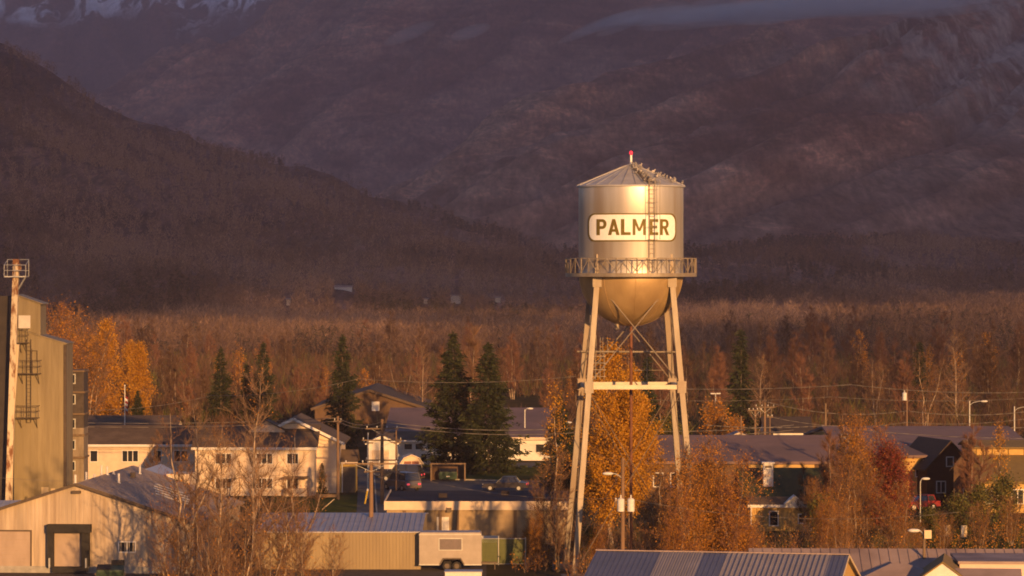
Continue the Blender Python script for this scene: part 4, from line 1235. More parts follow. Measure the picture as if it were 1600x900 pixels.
for k, (x, y, h) in enumerate(((-1.0, 4.5, .75), (-.75, 7.5, .7), (-.5, 9.5, .35), (-.25, 11, .85), (.1, 11.5, .7), (.3, 13, .3), (1.55, 8.5, .8), (1.3, 19, .75))):
    zb = 6.5 - abs(x) * .32 + .05; mb = MB().tube((x, y, zb), (x, y, zb + h), .09, n=10); mb.tube((x, y, zb + .04), (x, y, zb + .14), .16, .10, n=10)
    mb.build('vent_pipe', m_white, wr)
MB().box(1.25, 1.6, 15, 15.4, 5.95, 6.55).build('roof_vent', m_dark, wr)
# block behind the warehouse
hb_, _ = house('rooftop_block', 'small pale block with bluish roof rising behind the warehouse roof', 'outbuilding', 228, 280, 3.4, 7, 5.3, 6.15, 'y', m_whwall, m_bluepale, R_(-4), .15, .1)
MB().box(1.75, 3.6, -.4, 3, 0, 5.85).build('annex', m_cream, hb_)
house('metal_shed', 'shed with pale blue metal roof left behind the warehouse gable', 'shed', -5, 268, 7.5, 9, 3.5, 4.1, 'x', m_tanmetal, m_bluepale, 0, .2, .1, pitch=.6)

# ---- feed mill / grain elevator
ED = 292.0; ek = FPX / ED
mill, mr = house('grain_elevator', 'tall tan steel grain elevator with a penthouse at the left edge', 'grain elevator', 25, ED, 8.44, 4.6, 16.1, 17.35, 'y', m_feed, m_feed, R_(0), .12, .1)
sm = MB(); x = -4.2
while x < 4.22:
    sm.box(x - .02, x + .02, -.025, 0, 0, 16.05 + (1 - abs(x) / 4.22) * 1.2); x += .6
for z in (4.2, 8.4, 12.6):
    sm.box(-4.22, 4.22, -.015, 0, z - .02, z + .02)
sm.build('sheet_seam', m_feed, mill)
MB().box(4.02, 4.26, -.06, .12, 0, 16.05).build('corner_strip', MATS['dark_trim'], mill)  # dark strip stands in for the dim, shaded right face
ph = block('y', 4.0, 3.6, 19.5, 20.2, 0, .5, 16.0); pho = ph.build('penthouse', m_feed, mill)
roof_poly('y', 4.0, 3.6, 19.5, 20.2, .22, .08, 0, .5).build('penthouse_roof', m_feed, pho)
MB().box(.15, 1.15, .38, .50, PZ(513, ED), PZ(493, ED)).build('louvre', m_white, pho)
def platform(x0, x1, z, h=1.15, root=mill, y=-.9):
    p = MB().box(x0, x1, y, -.03 if z < 16 else .45, z - .06, z)
    for zz in (z + h, z + h * .55):
        p.tube((x0, y, zz), (x1, y, zz), .03, n=5); p.tube((x1, y, zz), (x1, 0, zz), .03, n=5); p.tube((x0, y, zz), (x0, 0, zz), .03, n=5)
    n = max(2, int((x1 - x0) / .6))
    for k in range(n + 1):
        xx = x0 + (x1 - x0) * k / n; p.tube((xx, y, z - .05), (xx, y, z + h), .03, n=5)
    p.tube((x0 + .3, y, z - .05), (x0 + .3, 0, z - .9), .035, n=5); p.tube((x1 - .2, y, z - .05), (x1 - .2, 0, z - .9), .035, n=5)
    return p.build('platform', m_dark, root)
platform(.15, 1.1, PZ(535, ED)); platform(.25, 2.15, PZ(583, ED), 1.1); platform(.15, 2.0, PZ(652, ED), 1.0)
ld_ = MB()
for xa in (.95, 1.3):
    ld_.tube((xa, -.25, PZ(660, ED)), (xa, -.25, PZ(530, ED)), .03, n=5)
for k in range(22):
    z = PZ(660, ED) + k * .32; ld_.tube((.95, -.25, z), (1.3, -.25, z), .02, n=4)
ld_.tube((1.35, -.12, PZ(545, ED)), (1.35, -.12, PZ(585, ED)), .03, n=5); ld_.tube((1.0, -.12, PZ(548, ED)), (1.8, -.12, PZ(548, ED)), .03, n=5); ld_.tube((1.8, -.12, PZ(548, ED)), (1.8, -.12, PZ(565, ED)), .03, n=5)
ld_.build('wall_ladder', m_dark, mill)
MB().box(2.15, 2.75, -.05, 0, 3.2, 4.0).box(2.95, 3.3, -.05, 0, 3.2, 3.9).build('hatch', m_creampipe, mill)
dkb = thing('bin_tower', 'dark steel bin tower left behind the rusty conveyor shaft', 'grain elevator', (PX(8, 289), 289, 0))
b = MB().box(-.42, .46, -.9, 2.0, 0, 20.2)
for z in range(2, 20, 2):
    b.box(-.44, .48, -.92, 2.0, z, z + .08)
dbo = b.build('shell', mat('dark_steel_cladding', (.040, .032, .028), (.055, .043, .036), scale=1.5, rough=.8), dkb)
for zv in (480, 515, 560, 583, 617):
    MB().box(-.75, -.42, -1.0, -.2, PZ(zv, 289), PZ(zv, 289) + .08).tube((-.7, -.95, PZ(zv, 289)), (-.7, -.95, PZ(zv, 289) + .9), .03, n=5).build('catwalk', m_dark, dkb)
# bucket elevator leg with head platform
legr = thing('conveyor_shaft', 'rusty cream conveyor shaft with a railed head platform beside the grain elevator', 'conveyor', (PX(13, 287), 287, 0))
X0 = PX(13, 287)
lp = lambda u, v: (PX(u, 287) - X0, -.2, PZ(v, 287))
lb_ = MB().bar(lp(12.5, 837), lp(26, 405), .50, .5, up=(0, 1, 0)); so = lb_.build('shaft', m_rustcream, legr)
MB().bar(lp(16, 838), lp(20, 652), .30, .3, up=(0, 1, 0)).bar(lp(19.5, 655), lp(27.5, 538), .36, .36, up=(0, 1, 0)).build('spout_pipe', m_creampipe, legr)
hd = MB().box(lp(22, 0)[0], lp(33, 0)[0], -.55, .1, PZ(424, 287), PZ(412, 287)); hd.ball((lp(29, 0)[0], -.25, PZ(418, 287)), .30, .25, .30, 10); hd.build('head_drum', m_rustcream, legr)
pf = MB(); xa, xb = lp(9, 0)[0], lp(42.5, 0)[0]; zb, zt = PZ(432, 287), PZ(414, 287)
pf.box(xa, xb, -.9, .9, zb - .06, zb + .04)
for yy in (-.9, .9):
    up = .45 if yy > 0 else 0
    for zz in (zb + .5, zt + up):
        pf.tube((xa, yy, zz), (xb, yy, zz), .03, n=5)
    for xx in (xa, (xa + xb) / 2, xb):
        pf.tube((xx, yy, zb), (xx, yy, zt + up), .03, n=5)
for xx in (xa, xb):
    pf.tube((xx, -.9, zt), (xx, .9, zt + .4), .03, n=5)
pf.tube((xb - .05, -.5, zb), lp(29, 452), .07, n=6)
pf.build('head_platform', m_galv, legr)
# annex tower
an = thing('stair_tower', 'narrow grey stair tower right beside the grain elevator', 'tower', (PX(117, 301), 301, 0))
aw = 28 / (FPX / 301) / 2
MB().box(-aw, aw, 0, 3, 0, 8.6).build('wall', mat('stained_panel', (.30, .23, .16), (.17, .13, .09), scale=1.4, stretch=(1, 1, .3), rough=.8), an)
up_ = MB().box(-aw, aw, .0, 3, 8.6, PZ(580, 301)); up_.build('upper_wall', mat('grey_cladding', (.085, .065, .055), (.055, .042, .035), scale=1.5, rough=.85), an)
sl = MB()
for v in (580, 613, 647, 680, 715):
    sl.box(-aw - .1, aw + .1, -.25, 3.1, PZ(v, 301) - .07, PZ(v, 301) + .09)
sl.build('floor_ledge', m_wood, an)
for v in (592, 624, 662, 695, 728):
    window(an, -.25, PZ(v, 301) - .35, .45, .7, 1, fm=m_galv)

# ---- apartment houses
apA, ra = house('apartment_house', 'two storey cream house right of the stair tower beside the grain elevator', 'house', 205, 362, 14.2, 10, 4.05, 5.7, 'x', m_cream, m_shingle, 0, .45, .18,
                [(x, 2.3, w_, 1.1, n) for x, w_, n in ((-3.9, .7, 1), (-.1, 1.6, 3), (2.75, .75, 1), (5.2, 1.4, 2))] + [(-.1, .1, 1.6, 1.0, 3), (2.75, .1, .75, 1.0, 1)], m_white)
house('house', 'low house with a long dusty brown roof and pale eave behind the cream house', 'house', 195, 402, 11.6, 9, 4.1, 5.05, 'x', m_cream, m_shingle, 0, .4, .2, (), m_cream)
apB, rb_ = house('apartment_house', 'two storey pale pink apartment house behind the bare birches', 'house', 398, 342, 11.8, 10, 4.75, 6.65, 'x', m_pinksid, m_shingle, 0, .35, .18,
                 [(x, z, w_, .95, n) for z in (3.2, .75) for x, w_, n in ((.95, 1.55, 3), (3.75, 1.05, 2), (-3.1, 1.5, 3))], m_white)
MB().box(2.9, 5.3, -1.2, -.02, 1.75, 1.95).build('canopy', m_shingle, apB)
MB().box(2.95, 5.2, -.95, -.02, 0, .75).build('porch', m_pinksid, apB)
wing = block('y', 9.2, 12, 5.1, 7.35, 3.6, 4.0).build('wing', m_pinksid, apB)
roof_poly('y', 9.2, 12, 5.1, 7.35, .5, .18, 3.6, 4.0).build('wing_roof', m_shingle, wing)
fb2 = MB()
for sg in (-1, 1):
    fb2.bar((3.6 + sg * 5.1, 3.46, 5.1 - .244 + .09), (3.6, 3.46, 7.35 + .09), .05, .26)
fb2.build('fascia', m_white, wing)
dm = block('y', 3.6, 3, 6.3, 7.25, .95, 3.2, 5.5).build('dormer', m_pinksid, apB); roof_poly('y', 3.6, 3, 6.3, 7.25, .3, .12, .95, 3.2).build('dormer_roof', m_shingle, dm)
ysh, yr = house('yellow_shed', 'bright yellow shed with brown roof right of the pale pink apartment house', 'shed', 526, 347, 3.75, 4.2, 3.05, 4.1, 'x', m_yellow, m_shingle, 0, .25, .14, (), m_cream)
MB().box(.62, 1.86, -.05, -.004, .0, 2.6).build('doorway', m_dark, ysh)
MB().box(.50, .62, -.09, 0, 0, 2.9).build('corner_post', m_white, ysh)
fn = thing('wood_fence', 'short pale wooden fence before the yellow shed', 'fence', (PX(513, 336), 336, 0))
MB().box(-1.1, 1.1, -.04, .04, .25, .55).build('board', m_wood, fn)
for x in (-1.0, 1.0):
    MB().box(x - .06, x + .06, -.12, -.045, 0, .7).build('post', m_wood, fn)
pk = thing('plank', 'pale plank leaning over the lawn left of the utility pole', 'plank', (PX(512, 322), 322, 0))
MB().bar((-.5, 0, .05), (.6, .3, 1.0), .16, .05).build('board', m_creampipe, pk)

# ---- behind the parking lot
brn, br_ = house('barn', 'big dark brown gabled barn with one bright window behind the dark spruce', 'barn', 578, 458, 14.6, 26, 3.9, 6.25, 'y', m_brown, m_shingle_d, 0, .5, .25, (), m_shingle)
window(brn, .75, PZ(641, 458), .85, 1.05, 1, gm=m_white); MB().box(.7, .95, -.25, -.02, PZ(616, 458), PZ(612, 458)).build('wall_lamp', m_white, brn)
lng, lr_ = house('community_hall', 'long low white building under a huge grey roof behind the pair of big spruces', 'hall', 742, 405, 20.5, 48, 2.55, 5.0, 'x', m_white, m_hallroof, 0, .5, .25,
                 [(x, 1.0, w_, .9, 1) for x, w_ in ((5.0, .6), (7.6, .9), (-.4, .8), (2.1, .8))], m_cream)
wht, _ = house('white_house', 'low white house with two dark windows left of the big spruces', 'house', 640, 397, 7.2, 7, 2.7, 3.5, 'x', m_white, m_shingle, 0, .3, .15,
               [(-.15, 1.75, .85, .6, 1), (1.1, 1.75, .8, .6, 1), (2.35, 1.75, .5, .6, 1), (1.65, .3, .6, .9, 1), (-2.4, 1.6, .7, .7, 1)], m_white)
wh2, _ = house('garage', 'white garage behind the utility pole with many crossarms', 'garage', 597, 388, 3.2, 6, 2.9, 3.6, 'y', m_white, m_shingle, 0, .3, .12, (), m_white)
door(wh2, -.2, 0, 1.9, 2.1, m_cream, name='garage_door')
gsh = thing('garden_shed', 'little cream shed with reddish double doors and a rounded gambrel roof', 'shed', (PX(643, 372), 372, 0), R_(6))
pg = [(-1.15, 0), (1.15, 0), (1.15, 1.45), (.75, 2.05), (0, 2.35), (-.75, 2.05), (-1.15, 1.45)]
MB().prism(pg, 'y', 0, 3).build('wall', m_pinksid, gsh)
rr = MB(); op = [(1.25, 1.38), (.80, 2.06), (0, 2.38), (-.80, 2.06), (-1.25, 1.38)]
for a, c in zip(op[:-1], op[1:]):
    rr.prism([a, c, (c[0] * 1.06, c[1] + .1), (a[0] * 1.06, a[1] + .1)], 'y', -.15, 3.1)
rr.build('roof', m_cream, gsh)
for x in (-.42, .42):
    d = MB().box(x - .38, x + .38, -.05, -.004, .1, 1.75).build('door', mat('red_brown_door', (.26, .10, .06), (.20, .08, .05), scale=3) if 'red_brown_door' not in MATS else MATS['red_brown_door'], gsh)
    MB().box(x - .04 + (.3 if x < 0 else -.3), x + .04 + (.3 if x < 0 else -.3), -.08, -.05, .85, 1.0).build('handle', m_dark, d)
enc = thing('bin_enclosure', 'open wooden bin enclosure with a pale frame beside the parking lot', 'enclosure', (PX(700, 366), 366, 0))
MB().box(-1.85, -1.72, -.1, 2.0, 0, 1.75).build('side_wall', m_wood, enc); MB().box(1.72, 1.85, -.1, 2.0, 0, 1.75).build('side_wall', m_wood, enc)
MB().box(-1.72, 1.72, 1.88, 2.0, 0, 1.6).build('back_wall', m_brown, enc); MB().box(-1.9, 1.9, -.12, -.02, 1.75, 1.9).build('beam', m_wood, enc)

def dumpster(label, u, D, rz, s=1.0, m=None, lid_open=True):
    r = thing('dumpster', label, 'dumpster', (PX(u, D), D, 0), rz)
    w_, d, h = 1.9 * s, 1.3 * s, 1.2 * s
    b = MB().prism([(0, .15), (d * .85, .15), (d, h * .75), (d, h * 1.02), (-.12 * s, h * .82), (-.12 * s, h * .7)], 'x', -w_ / 2, w_ / 2)
    for x in (-w_ / 2 - .05, -w_ * .18, w_ * .18, w_ / 2):
        b.box(x, x + .05, -.02 * s, d * .9, .25, h * .72)
    b.build('body', m, r)
    lid = MB()
    lid.prism([(-.14 * s, h * .83), (d, h * 1.03), (d, h * 1.08), (-.14 * s, h * .88)], 'x', -w_ / 2 - .03, .01)
    if lid_open:
        lid.prism([(d, h * 1.03), (d + .25 * s, h * 1.32), (d + .29 * s, h * 1.30), (d + .04, h * 1.0)], 'x', .02, w_ / 2 + .03)
    else:
        lid.prism([(-.14 * s, h * .83), (d, h * 1.03), (d, h * 1.08), (-.14 * s, h * .88)], 'x', .02, w_ / 2 + .03)
    lid.build('lid', m_black, r)
    MB().box(-.18 * s, .18 * s, -.06, -.0205, h * .35, h * .62).build('label_plate', m_white, r)
    for x in (-w_ / 2 - .16, w_ / 2 + .05):
        MB().box(x, x + .11, .1, .35, h * .5, h * .62).build('lift_pocket', m_dark, r)
    for x in (-w_ * .4, w_ * .4):
        for y in (.15, d * .7):
            MB().tube((x - .04, y, .08), (x + .04, y, .08), .08, n=8).build('caster', m_black, r)
    return r
m_dgreen = mat('dumpster_green', (.022, .045, .030), (.03, .055, .035), scale=3, rough=.5)
dumpster('green dumpster with a white label inside the wooden bin enclosure', 700, 366.6, 0, .95, m_dgreen, False)
dumpster('dark green dumpster with its lid raised before the warehouse gable', 172, 246.5, R_(4), .98, m_dgreen, True)

# ---- flat roofed shop building in the middle
fl = thing('flat_building', 'long flat roofed tan block building with a pale fascia behind the white trailer', 'building', (PX(747, 282), 282, 0), R_(0))
fw = 285 / (FPX / 282) / 2
MB().box(-fw, fw, 0, 15, 0, 2.8).build('wall', m_block, fl)
ro = MB().box(-fw - .15, fw + .15, -.15, 15.1, 2.806, 3.38).build('roof', m_tar, fl)
MB().box(-fw - .22, fw + .22, -.24, -.154, 2.78, 3.5).box(-fw - .24, -fw - .154, -.15, 15.1, 2.78, 3.5).build('fascia', m_cream, ro)
for u in (632, 688, 715, 805):
    x = (u - 747) / (FPX / 282); MB().box(x - .12, x + .12, -.10, 0, 0, 2.78).build('pilaster', m_wood, fl)
door(fl, (692 - 747) / 19.15, .0, .8, 2.1, m_white)
MB().box((702 - 747) / 19.15 - .2, (702 - 747) / 19.15 + .2, -.42, -.25, 2.62, 2.98).build('wall_lamp', m_dark, fl)
crs = MB()
for k in range(1, 13):
    crs.box(-fw, fw, -.012, 0, k * .21 - .01, k * .21 + .01)
crs.build('block_course', m_block, fl)
for x, y in ((-3, 6), (2.2, 9), (5, 4)):
    MB().box(x - .35, x + .35, y, y + .7, 3.384, 3.75).build('roof_vent', m_tar, ro)

# ---- tan metal shed
ts, tr_ = house('metal_shed', 'tan corrugated metal shed with a grey metal roof left of the white trailer', 'shed', 528, 258, 12.35, 20, 2.75, 3.4, 'x', m_tanmetal, m_lilac, 0, .12, .08, pitch=.42)
cb = MB(); x = -6.1
while x < 6.15:
    cb.box(x - .03, x + .03, -.04, 0, 0, 2.7); x += .25
cb.build('corrugation', m_tanmetal, ts)

# ---- white trailer
tl = thing('cargo_trailer', 'white enclosed cargo trailer with a dark rectangular window and twin wheels', 'trailer', (PX(703.5, 257), 257, 0))
L2 = 97 / 21.01 / 2
prf = [(-L2, .42), (-.75, .42), (-.5, .85), (.75, .85), (1.0, .42), (L2, .42), (L2, 2.72), (L2 - .08, 2.84), (-L2 + .08, 2.84), (-L2, 2.72)]
bd = MB().prism(prf, 'y', 0, 2.1); body = bd.build('body', mat('trailer_white', (.35, .29, .245), (.29, .24, .20), scale=1.2, rough=.45), tl)
MB().box(-L2 - .02, L2 + .02, -.03, 2.13, 2.66, 2.72).box(-L2 - .02, -.8, -.025, 2.1, .40, .48).box(1.03, L2 + .02, -.025, 2.1, .40, .48).build('trim_rail', m_galv, body)
wn = MB().box(-.80, .84, -.03, 0, 1.56, 2.36).build('window', mat('tinted_panel', (.16, .12, .115), (.13, .10, .095), scale=2, rough=.4), tl)
MB().box(-.86, -.80, -.04, 0, 1.5, 2.42).box(.84, .90, -.04, 0, 1.5, 2.42).box(-.80, .84, -.04, 0, 1.5, 1.56).box(-.80, .84, -.04, 0, 2.36, 2.42).build('frame', m_galv, wn)
def wheel(root, x, y, z, r, wd_, hub=None, name='wheel'):
    wo_ = MB().tube((x, y, z), (x, y + wd_, z), r, n=18).build(name, m_black, root)
    MB().tube((x, y - .015, z), (x, y + .05, z), r * .58, r * .55, n=14).build('rim', hub or m_galv, wo_)
    return wo_
for x in (-.24, .48):
    for y in (.05, 1.82):
        wheel(tl, x, y, .34, .33, .22, m_dark)
MB().prism([(-.75, .45), (-.5, .87), (.75, .87), (1.0, .45), (1.08, .45), (.8, .95), (-.55, .95), (-.83, .45)], 'y', -.10, -.004).build('mudguard', m_dark, tl)
MB().bar((L2, .6, .5), (L2 + 1.2, 1.05, .5), .1, .12).bar((L2, 1.5, .5), (L2 + 1.2, 1.05, .5), .1, .12).tube((L2 + 1.0, 1.05, 0), (L2 + 1.0, 1.05, .6), .05).build('drawbar', m_dark, tl)
t2 = thing('cargo_trailer', 'flat grey trailer roof at the bottom edge below the white trailer', 'trailer', (PX(724, 236), 236, 0))
zt2 = PZ(893, 236)
MB().box(-1.25, 1.25, 0, 1.6, .45, zt2 - .05).build('body', m_white, t2); MB().box(-1.3, 1.3, -.05, 1.65, zt2 - .046, zt2).build('roof', m_lilac, t2)
for x in (-.4, .4):
    wheel(t2, x, .02, .32, .32, .2)
# ---- fence and sign beside the trailer
fe = thing('slatted_fence', 'green slatted chain link fence right of the white trailer', 'fence', (PX(752, 262), 262, 0))
fx = 70 / 20.6
sl_ = MB(); x = 0.05
while x < fx:
    sl_.box(x, x + .075, -.015, .015, .08, 1.95); x += .09
sl_.build('slat_panel', mat('green_slat', (.11, .12, .04), (.09, .10, .035), scale=4, rough=.7), fe)
for x in (0, 1.3, 3.35):
    MB().tube((x, -.06, 0), (x, -.06, 2.1), .045, n=8).build('post', m_galv, fe)
MB().tube((0, -.06, 2.0), (fx, -.06, 2.0), .03, n=6).tube((0, -.06, .08), (fx, -.06, .08), .03, n=6).build('rail', m_galv, fe)
sg = thing('sign_board', 'blank white sign board on posts behind the green fence', 'sign', (PX(766, 266), 266, 0))
MB().box(-.68, .68, -.04, 0, PZ(848, 266), PZ(837, 266)).build('panel', m_white, sg)
for x in (-.5, .5):
    MB().box(x - .05, x + .05, .004, .09, 0, PZ(838, 266)).build('post', m_wood, sg)

# ---- right hand side
hl, hr = house('grey_roofed_hall', 'long hall with a wide plain grey roof right behind the water tower legs', 'hall', 1166, 322, 18.6, 24, 4.35, 6.15, 'x', m_brown, m_hallroof, 0, .5, .25,
               [(-8.2, 2.2, .8, 1.2, 1), (-6.6, 2.2, .8, 1.2, 1)], None)
MB().box(.2, 6.3, -.62, -.51, 3.72, 4.25).build('fascia', m_gold, hr)
gh, gr_ = house('green_roofed_house', 'house with a dark green roof and a white chimney in front of the grey hall', 'house', 1232, 299, 7.4, 12, 2.5, 4.75, 'x', m_brown, m_greenroof, 0, .4, .15)
ch = MB().box(-2.0, -1.15, 2.2, 3.0, 2.9, 5.45); ch.build('chimney', m_white, gr_)
MB().box(-2.12, -1.03, 2.08, 3.12, 5.45, 5.6).build('chimney_cap', m_white, gr_)
MB().box(-1.85, -1.3, 2.18, 2.2, 5.1, 5.3).build('chimney_vent', m_dark, gr_)
pch = block('x', 5.2, 3.0, 2.2, 2.75, -.85, -3.0).build('porch', m_gold, gh)
roof_poly('x', 5.2, 3.0, 2.2, 2.75, .25, .1, -.85, -3.0).build('porch_roof', m_shingle, pch)
MB().box(-3.75, 2.05, -3.32, -3.256, 2.02, 2.26).build('fascia', m_white, pch)
MB().box(-3.5, -3.38, -3.1, -3.0, 0, 2.05).box(1.65, 1.77, -3.1, -3.0, 0, 2.05).build('corner_strip', m_white, pch)
pgb = block('y', 1.6, 1.4, 2.35, 2.95, .3, -3.3, 2.0).build('porch_gable', m_white, pch); roof_poly('y', 1.6, 1.4, 2.35, 2.95, .15, .1, .3, -3.3).build('gable_roof', m_white, pgb)
window(gh, -1.5, .5, .65, 1.15, 1, y=-3.0); window(gh, .9, .7, .5, .7, 1, y=-3.0)
bg_, bgr = house('large_hall', 'large hall with a broad grey brown roof at the right behind the crimson tree', 'hall', 1472, 331, 18.2, 44, 4.4, 6.15, 'x', m_gold, m_hallroof, 0, .45, .25, [(-1.6, 2.6, 1.8, .8, 3)])
MB().box(-1.9, -.2, -.56, -.46, 4.0, 4.2).build('fascia', m_cream, bgr)
yh = thing('yellow_house', 'golden yellow two level house with bands of windows at the right edge', 'house', (PX(1590, 318), 318, 0))
MB().box(-3.7, 3.7, 0, 6, 0, 2.9).build('wall', m_gold, yh)
MB().prism([(-.5, 2.75), (6, 4.9), (6, 5.05), (-.5, 2.9)], 'x', -3.9, 3.9).build('lower_roof', m_oliveroof, yh)
MB().box(-3.6, 3.6, 5.9, 12, 2.9, 5.7).build('upper_wall', m_gold, yh)
MB().prism([(5.4, 5.62), (9, 6.15), (12.4, 5.62), (12.4, 5.75), (9, 6.28), (5.4, 5.75)], 'x', -3.9, 3.9).build('roof', m_oliveroof, yh)
for x in (-2.4, 0, 2.2):
    window(yh, x, .9, 1.0, 1.2, 2)
for k in range(5):
    x = -3 + k * 1.5; MB().box(x - .05, x + .05, 5.84, 5.9, 5.0, 5.62).build('mullion', m_oliveroof, yh)
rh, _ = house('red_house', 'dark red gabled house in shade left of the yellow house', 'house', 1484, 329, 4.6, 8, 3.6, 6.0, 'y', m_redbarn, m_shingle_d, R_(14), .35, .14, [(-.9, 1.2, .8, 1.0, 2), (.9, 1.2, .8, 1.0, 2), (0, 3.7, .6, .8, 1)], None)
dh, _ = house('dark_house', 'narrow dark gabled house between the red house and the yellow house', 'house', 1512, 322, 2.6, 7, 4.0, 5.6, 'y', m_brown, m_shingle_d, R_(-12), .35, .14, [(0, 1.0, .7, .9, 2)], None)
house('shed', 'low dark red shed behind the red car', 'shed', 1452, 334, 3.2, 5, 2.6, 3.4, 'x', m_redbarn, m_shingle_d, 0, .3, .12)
for u, D, hgt, lb in ((1480, 290, .95, 'small pale sign box, left of two on the dark turf'), (1506, 289, 1.0, 'pale sign box on the dark turf, right and larger of two')):
    b = thing('sign_box', lb, 'sign', (PX(u, D), D, 0), R_(8)); MB().box(-.25, .25, -.1, .1, .15, hgt).build('cabinet', m_creampipe, b); MB().box(-.2, -.05, -.104, -.1, .25, hgt - .1).build('panel', m_white, b); MB().box(-.28, .28, -.12, .12, 0, .15).build('base', m_conc, b)
# far houses beyond the right hand roofs
house('house', 'tiny house with a lit pinkish roof below the slim spruce', 'house', 1155, 402, 2.5, 5, 2.8, 3.3, 'y', m_cream, m_pinkroof, 0, .3, .12, (), m_cream)
house('house', 'tiny house with a lit pale gable left beside the tall pole above the grey hall', 'house', 1276, 398, 3.2, 5, 2.8, 3.35, 'y', m_cream, m_pinkroof, 0, .3, .12, (), m_cream)
house('house', 'brown roofed house right behind the tall pole above the grey hall', 'house', 1303, 408, 3.0, 6, 2.9, 3.7, 'x', m_brown, m_shingle, 0, .3, .12)
house('house', 'dark roofed house with a white wall strip beyond the crossarm pole', 'house', 1232, 425, 5.6, 9, 2.4, 4.0, 'x', m_white, m_shingle_d, 0, .3, .12)
house('white_shed', 'small white shed at the foot of the crossarm pole', 'shed', 1198, 404, 1.4, 2, 2.6, 3.4, 'x', m_white, m_shingle_d, 0, .1, .1)
house('shed', 'small cream house behind the right leg of the water tower', 'shed', 1030, 330, 2.4, 4, 3.6, 4.1, 'x', m_gold, m_hallroof, 0, .3, .12)

# ---- foreground roofs at the bottom right
bs = thing('blue_roofed_building', 'building with a blue and grey striped metal roof at the bottom', 'building', (PX(1128, 199.5), 199.5, 0), R_(-12))
bw, bd_, be, brg = 14.2, 17.0, 3.5, 5.95
block('x', bw, bd_, be, brg, 0, -bd_ / 2).build('wall', m_gold, bs)
mb = roof_poly('x', bw, bd_, be, brg, .25, .10, 0, -bd_ / 2); ribs(mb, 'x', bw, bd_, be, brg, .25, .10, .30, 0, -bd_ / 2, .03, .045)
bro = mb.build('roof', m_blue, bs)
s_ = (brg - be) / (bd_ / 2)
for xa, xb in ((-3.55, -1.05), (.25, 6.35)):
    pm = MB(); pm.prism([(-bd_ / 2 - .26, be - s_ * .26 + .112), (0, brg + .112), (0, brg + .128), (-bd_ / 2 - .26, be - s_ * .26 + .128)], 'x', xa, xb)
    x = xa + .15
    while x < xb:
        pm.bar((x, -bd_ / 2 - .26, be - s_ * .26 + .13), (x, -.02, brg + .13), .045, .07); x += .30
    pm.build('pale_roof_panel', m_greyroof, bro)
MB().box(-bw / 2 - .3, bw / 2 + .3, -.12, .12, brg + .11, brg + .17).build('ridge_cap', m_pinkroof, bro)
MB().bar((bw / 2 + .27, -bd_ / 2 - .25, be - .05), (bw / 2 + .27, 0, brg + .05), .04, .14).bar((bw / 2 + .27, bd_ / 2 + .25, be - .05), (bw / 2 + .27, 0, brg + .05), .04, .14).build('fascia', m_creampipe, bro)
pr, prr = house('pink_roofed_building', 'long building with a dusty pinkish roof behind the striped roof', 'building', 1412, 211, 18.0, 9, 3.3, 4.85, 'x', m_cream, m_pinkroof, R_(-2), .3, .14, (), None, .6)
MB().prism([(.6, 3.62), (3.0, 4.45), (3.0, 4.49), (.6, 3.66)], 'x', 3.5, 4.4).build('dark_patch', m_shingle_d, prr)
hp = thing('hipped_building', 'low building with a dusty brown hipped roof beside the white gable', 'building', (PX(1405, 202), 202, 0), R_(-6))
MB().box(-2.9, 2.9, 0, 5, 0, 3.9).build('wall', m_cream, hp)
q = MB(); e = [(-3.2, -.3, 3.9), (3.2, -.3, 3.9), (3.2, 5.3, 3.9), (-3.2, 5.3, 3.9)]; r0, r1 = (-.5, 2.5, 5.0), (.5, 2.5, 5.0)
q.face([e[0], e[1], r1, r0]); q.face([e[1], e[2], r1]); q.face([e[2], e[3], r0, r1]); q.face([e[3], e[0], r0]); q.face([e[3], e[2], e[1], e[0]])
q.build('roof', m_pinkroof, hp)
wg, _ = house('white_gable', 'small white gabled front right of the street lamp at the bottom edge', 'building', 1473, 200.5, 2.5, 6, 4.45, 5.35, 'y', m_white, m_oliveroof, R_(-8), .12, .1)
pw_ = thing('pink_walled_building', 'low flat roofed building with a bright pinkish wall at the bottom right corner', 'building', (PX(1590, 204), 204, 0), R_(-3))
MB().box(-3.4, 3.4, 0, 6, 0, 5.0).build('wall', mat('salmon_wall', (.66, .46, .36), (.60, .42, .33), scale=1.5, rough=.8), pw_)
MB().box(-3.5, 3.5, -.08, 6.1, 5.004, 5.16).build('roof', m_pinkroof, pw_)
lw, _ = house('low_roof_building', 'low dusty roof in front of the bright pinkish wall', 'building', 1530, 199, 4.4, 5, 4.0, 4.85, 'x', m_cream, m_pinkroof, R_(-6), .3, .12)
for k, (u, v) in enumerate(((1535, 872), (1550, 874), (1566, 868), (1580, 870), (1594, 867))):
    t_ = thing('pallet_stack', 'stack of pale pallets on the yard behind the pinkish wall', 'pallet', (PX(u, 222), 222, 0), R_(10 * k), 'pallet stacks behind the pinkish wall')
    hgt = PZ(v, 222); mbp = MB(); z = 0
    while z < hgt:
        mbp.box(-.5, .5, -.5, .5, z + .1, z + .13); mbp.box(-.5, -.4, -.5, .5, z, z + .1); mbp.box(.4, .5, -.5, .5, z, z + .1); mbp.box(-.05, .05, -.5, .5, z, z + .1); z += .14
    mbp.build('pallet', m_wood, t_)

